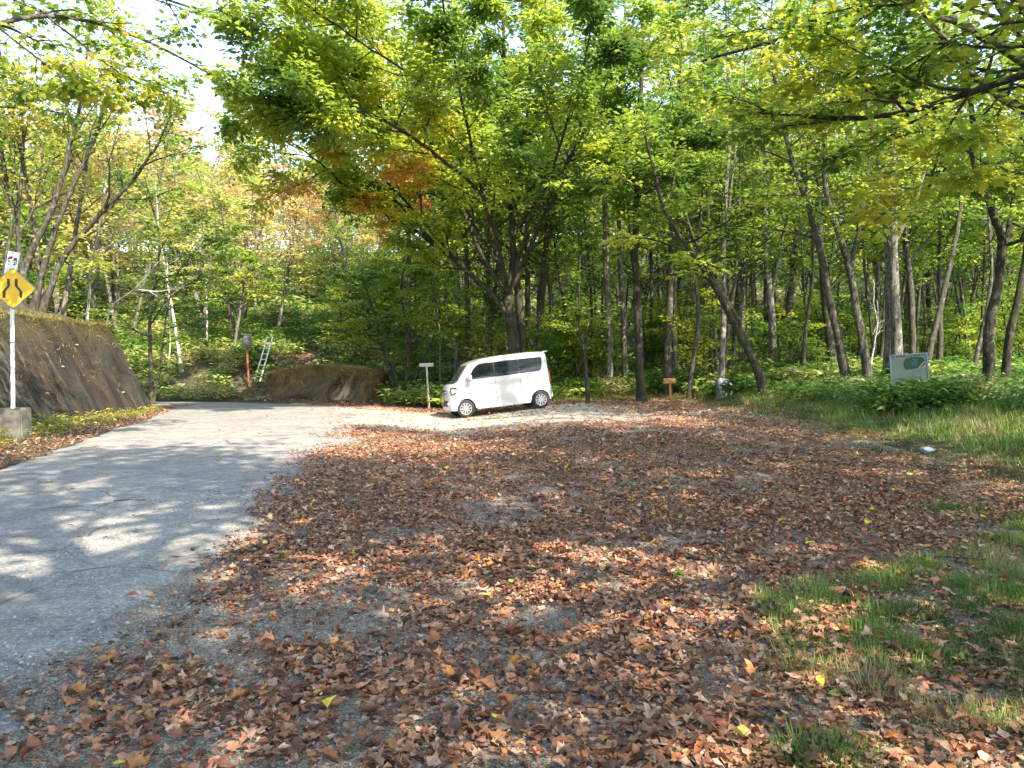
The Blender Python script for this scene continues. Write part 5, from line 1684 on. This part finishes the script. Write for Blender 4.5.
def ladder():
    d = 35.0
    b0 = W(254, 380, d); b1 = W(263, 340, d + .6)
    x = b0[0]; g0 = gz(x, d)
    root = empty('ladder', (x, d, g0), 0, 'white ladder leaning into the leaves beside the orange post', 'ladder')
    white = simple('white_aluminium', (.68, .68, .66), .5, .1, .5, .15, 8)
    top = Vector((b1[0] + .12 - x, .9, b1[2] + .15 - g0)); bot = Vector((0, 0, -.05))
    dv = (top - bot)
    for s in (0, .26):
        bm = bmesh.new(); tube(bm, bot + Vector((s, 0, 0)), top + Vector((s, 0, 0)), .032, 8)
        link('rail', bm_mesh('rail', bm, white), root)
    nn = 8
    for k in range(1, nn):
        p = bot + dv * (k / nn)
        bm = bmesh.new(); tube(bm, p, p + Vector((.26, 0, 0)), .017, 8)
        link('rung', bm_mesh('rung', bm, white), root)
ladder()

def rock(name, loc, s, seed, col, label, cat='rock', flatz=.7):
    bm = bmesh.new(); bmesh.ops.create_icosphere(bm, subdivisions=4, radius=1)
    q = np.random.default_rng(seed); ph = q.uniform(0, 6, 9)
    pl = norm(q.normal(0, 1, (9, 3)))
    for v_ in bm.verts:
        p = np.array(v_.co[:])
        for k in range(9):
            dd = p @ pl[k] - q.uniform(.62, .8) if False else p @ pl[k] - (.62 + .02 * k)
            if dd > 0: p = p - pl[k] * dd * .85
        p = p * (1 + .03 * math.sin(9 * p[0] + ph[0]) * math.sin(8 * p[1] + ph[1]) * math.sin(7 * p[2] + ph[2]))
        v_.co = p * np.array(s)
    o = link(name, bm_mesh(name, bm, simple(name + label[:6], col, .9, 0, .3, .35, 7), True))
    o.location = loc; o.rotation_euler = (0, 0, seed)
    tag(o, label, cat)
x, y = (723 - 512) / F * 26.3, 26.3
rock('boulder', (x, y, gz(x, y) + .28), (.34, .3, .50), 3, (.24, .26, .29), 'blue-grey pointed boulder in the undergrowth at the foot of a pale trunk')
x, y = (928 - 512) / F * 11.9, 11.9
rock('stone', (x, y, gz(x, y) + .05), (.14, .09, .06), 5, (.32, .36, .42), 'pale blue-grey stone at the edge of the bank grass', 'stone')
x, y = (592 - 512) / F * 24.0, 24.0
for k, (px, d, sz, lab) in enumerate([(570, 24.6, .10, 'small pale stone on the gravel near the van rear wheel'), (595, 24.2, .06, 'tiny pale stone on the gravel right of the van')]):
    x, y = (px - 512) / F * d, d
    rock('stone', (x, y, gz(x, y) + sz * .2), (sz, sz * .8, sz * .45), 8 + k, (.55, .53, .48), lab, 'stone')

# fallen log and a stump on the slope left of the big tree
t = Tree(91)
a = np.array([(384 - 512) / F * 35, 35, 0]); b = np.array([(484 - 512) / F * 37.5, 37.5, 0])
a[2] = gz(a[0], a[1]) + .25; b[2] = gz(b[0], b[1]) + 1.2
Q, rad = t.stem([a, (a + b) / 2 + np.array([0, 0, -.1]), b], .26, .17, 14, .01)
base = (a + b) / 2
me = tube_mesh('fallen_log', t.tubes, M['bark_pale'], 0, base)
o = link('fallen_log', me); o.location = base
tag(o, 'fallen grey-brown log lying on the slope behind the van nose', 'log')

# long fallen twigs on the near ground
for k, (x, y, rz, L) in enumerate([(2.3, 4.2, .4, .5), (-1.0, 6.9, 2.0, .42), (1.2, 9.0, 1.0, .6), (-4.4, 8.2, .2, .35), (3.6, 5.6, 2.6, .45)]):
    t = Tree(95 + k)
    q = t.line((0, 0, 0), (math.cos(rz), math.sin(rz), 0), L, 6, .12)
    q[:, 2] = 0.0; 
    q[:, 2] += [gz(x + p[0], y + p[1]) + (.045 if k != 3 else .028) for p in q]
    t.tubes.append((q + np.array([x, y, 0]), np.linspace(.007, .003, len(q))))
    t.tubes.append((np.array([q[2], q[2] + np.array([.06, .09, .012]), q[2] + np.array([.09, .18, .01])]) + np.array([x, y, 0]), np.array([.004, .003, .002])))
    base = np.array([x, y, gz(x, y)])
    o = link('twig', tube_mesh('twig', t.tubes, M['bark_grey'], 0, base)); o.location = base
    tag(o, ['thin fallen twig beside the near grass tufts', 'short fallen twig among leaves near the asphalt edge', 'long thin twig on the leaves in the middle of the lot', 'small dark twig lying on the bare asphalt', 'fallen twig on leaves below the grass bank'][k], 'twig')
print('objects', len(scn.objects))
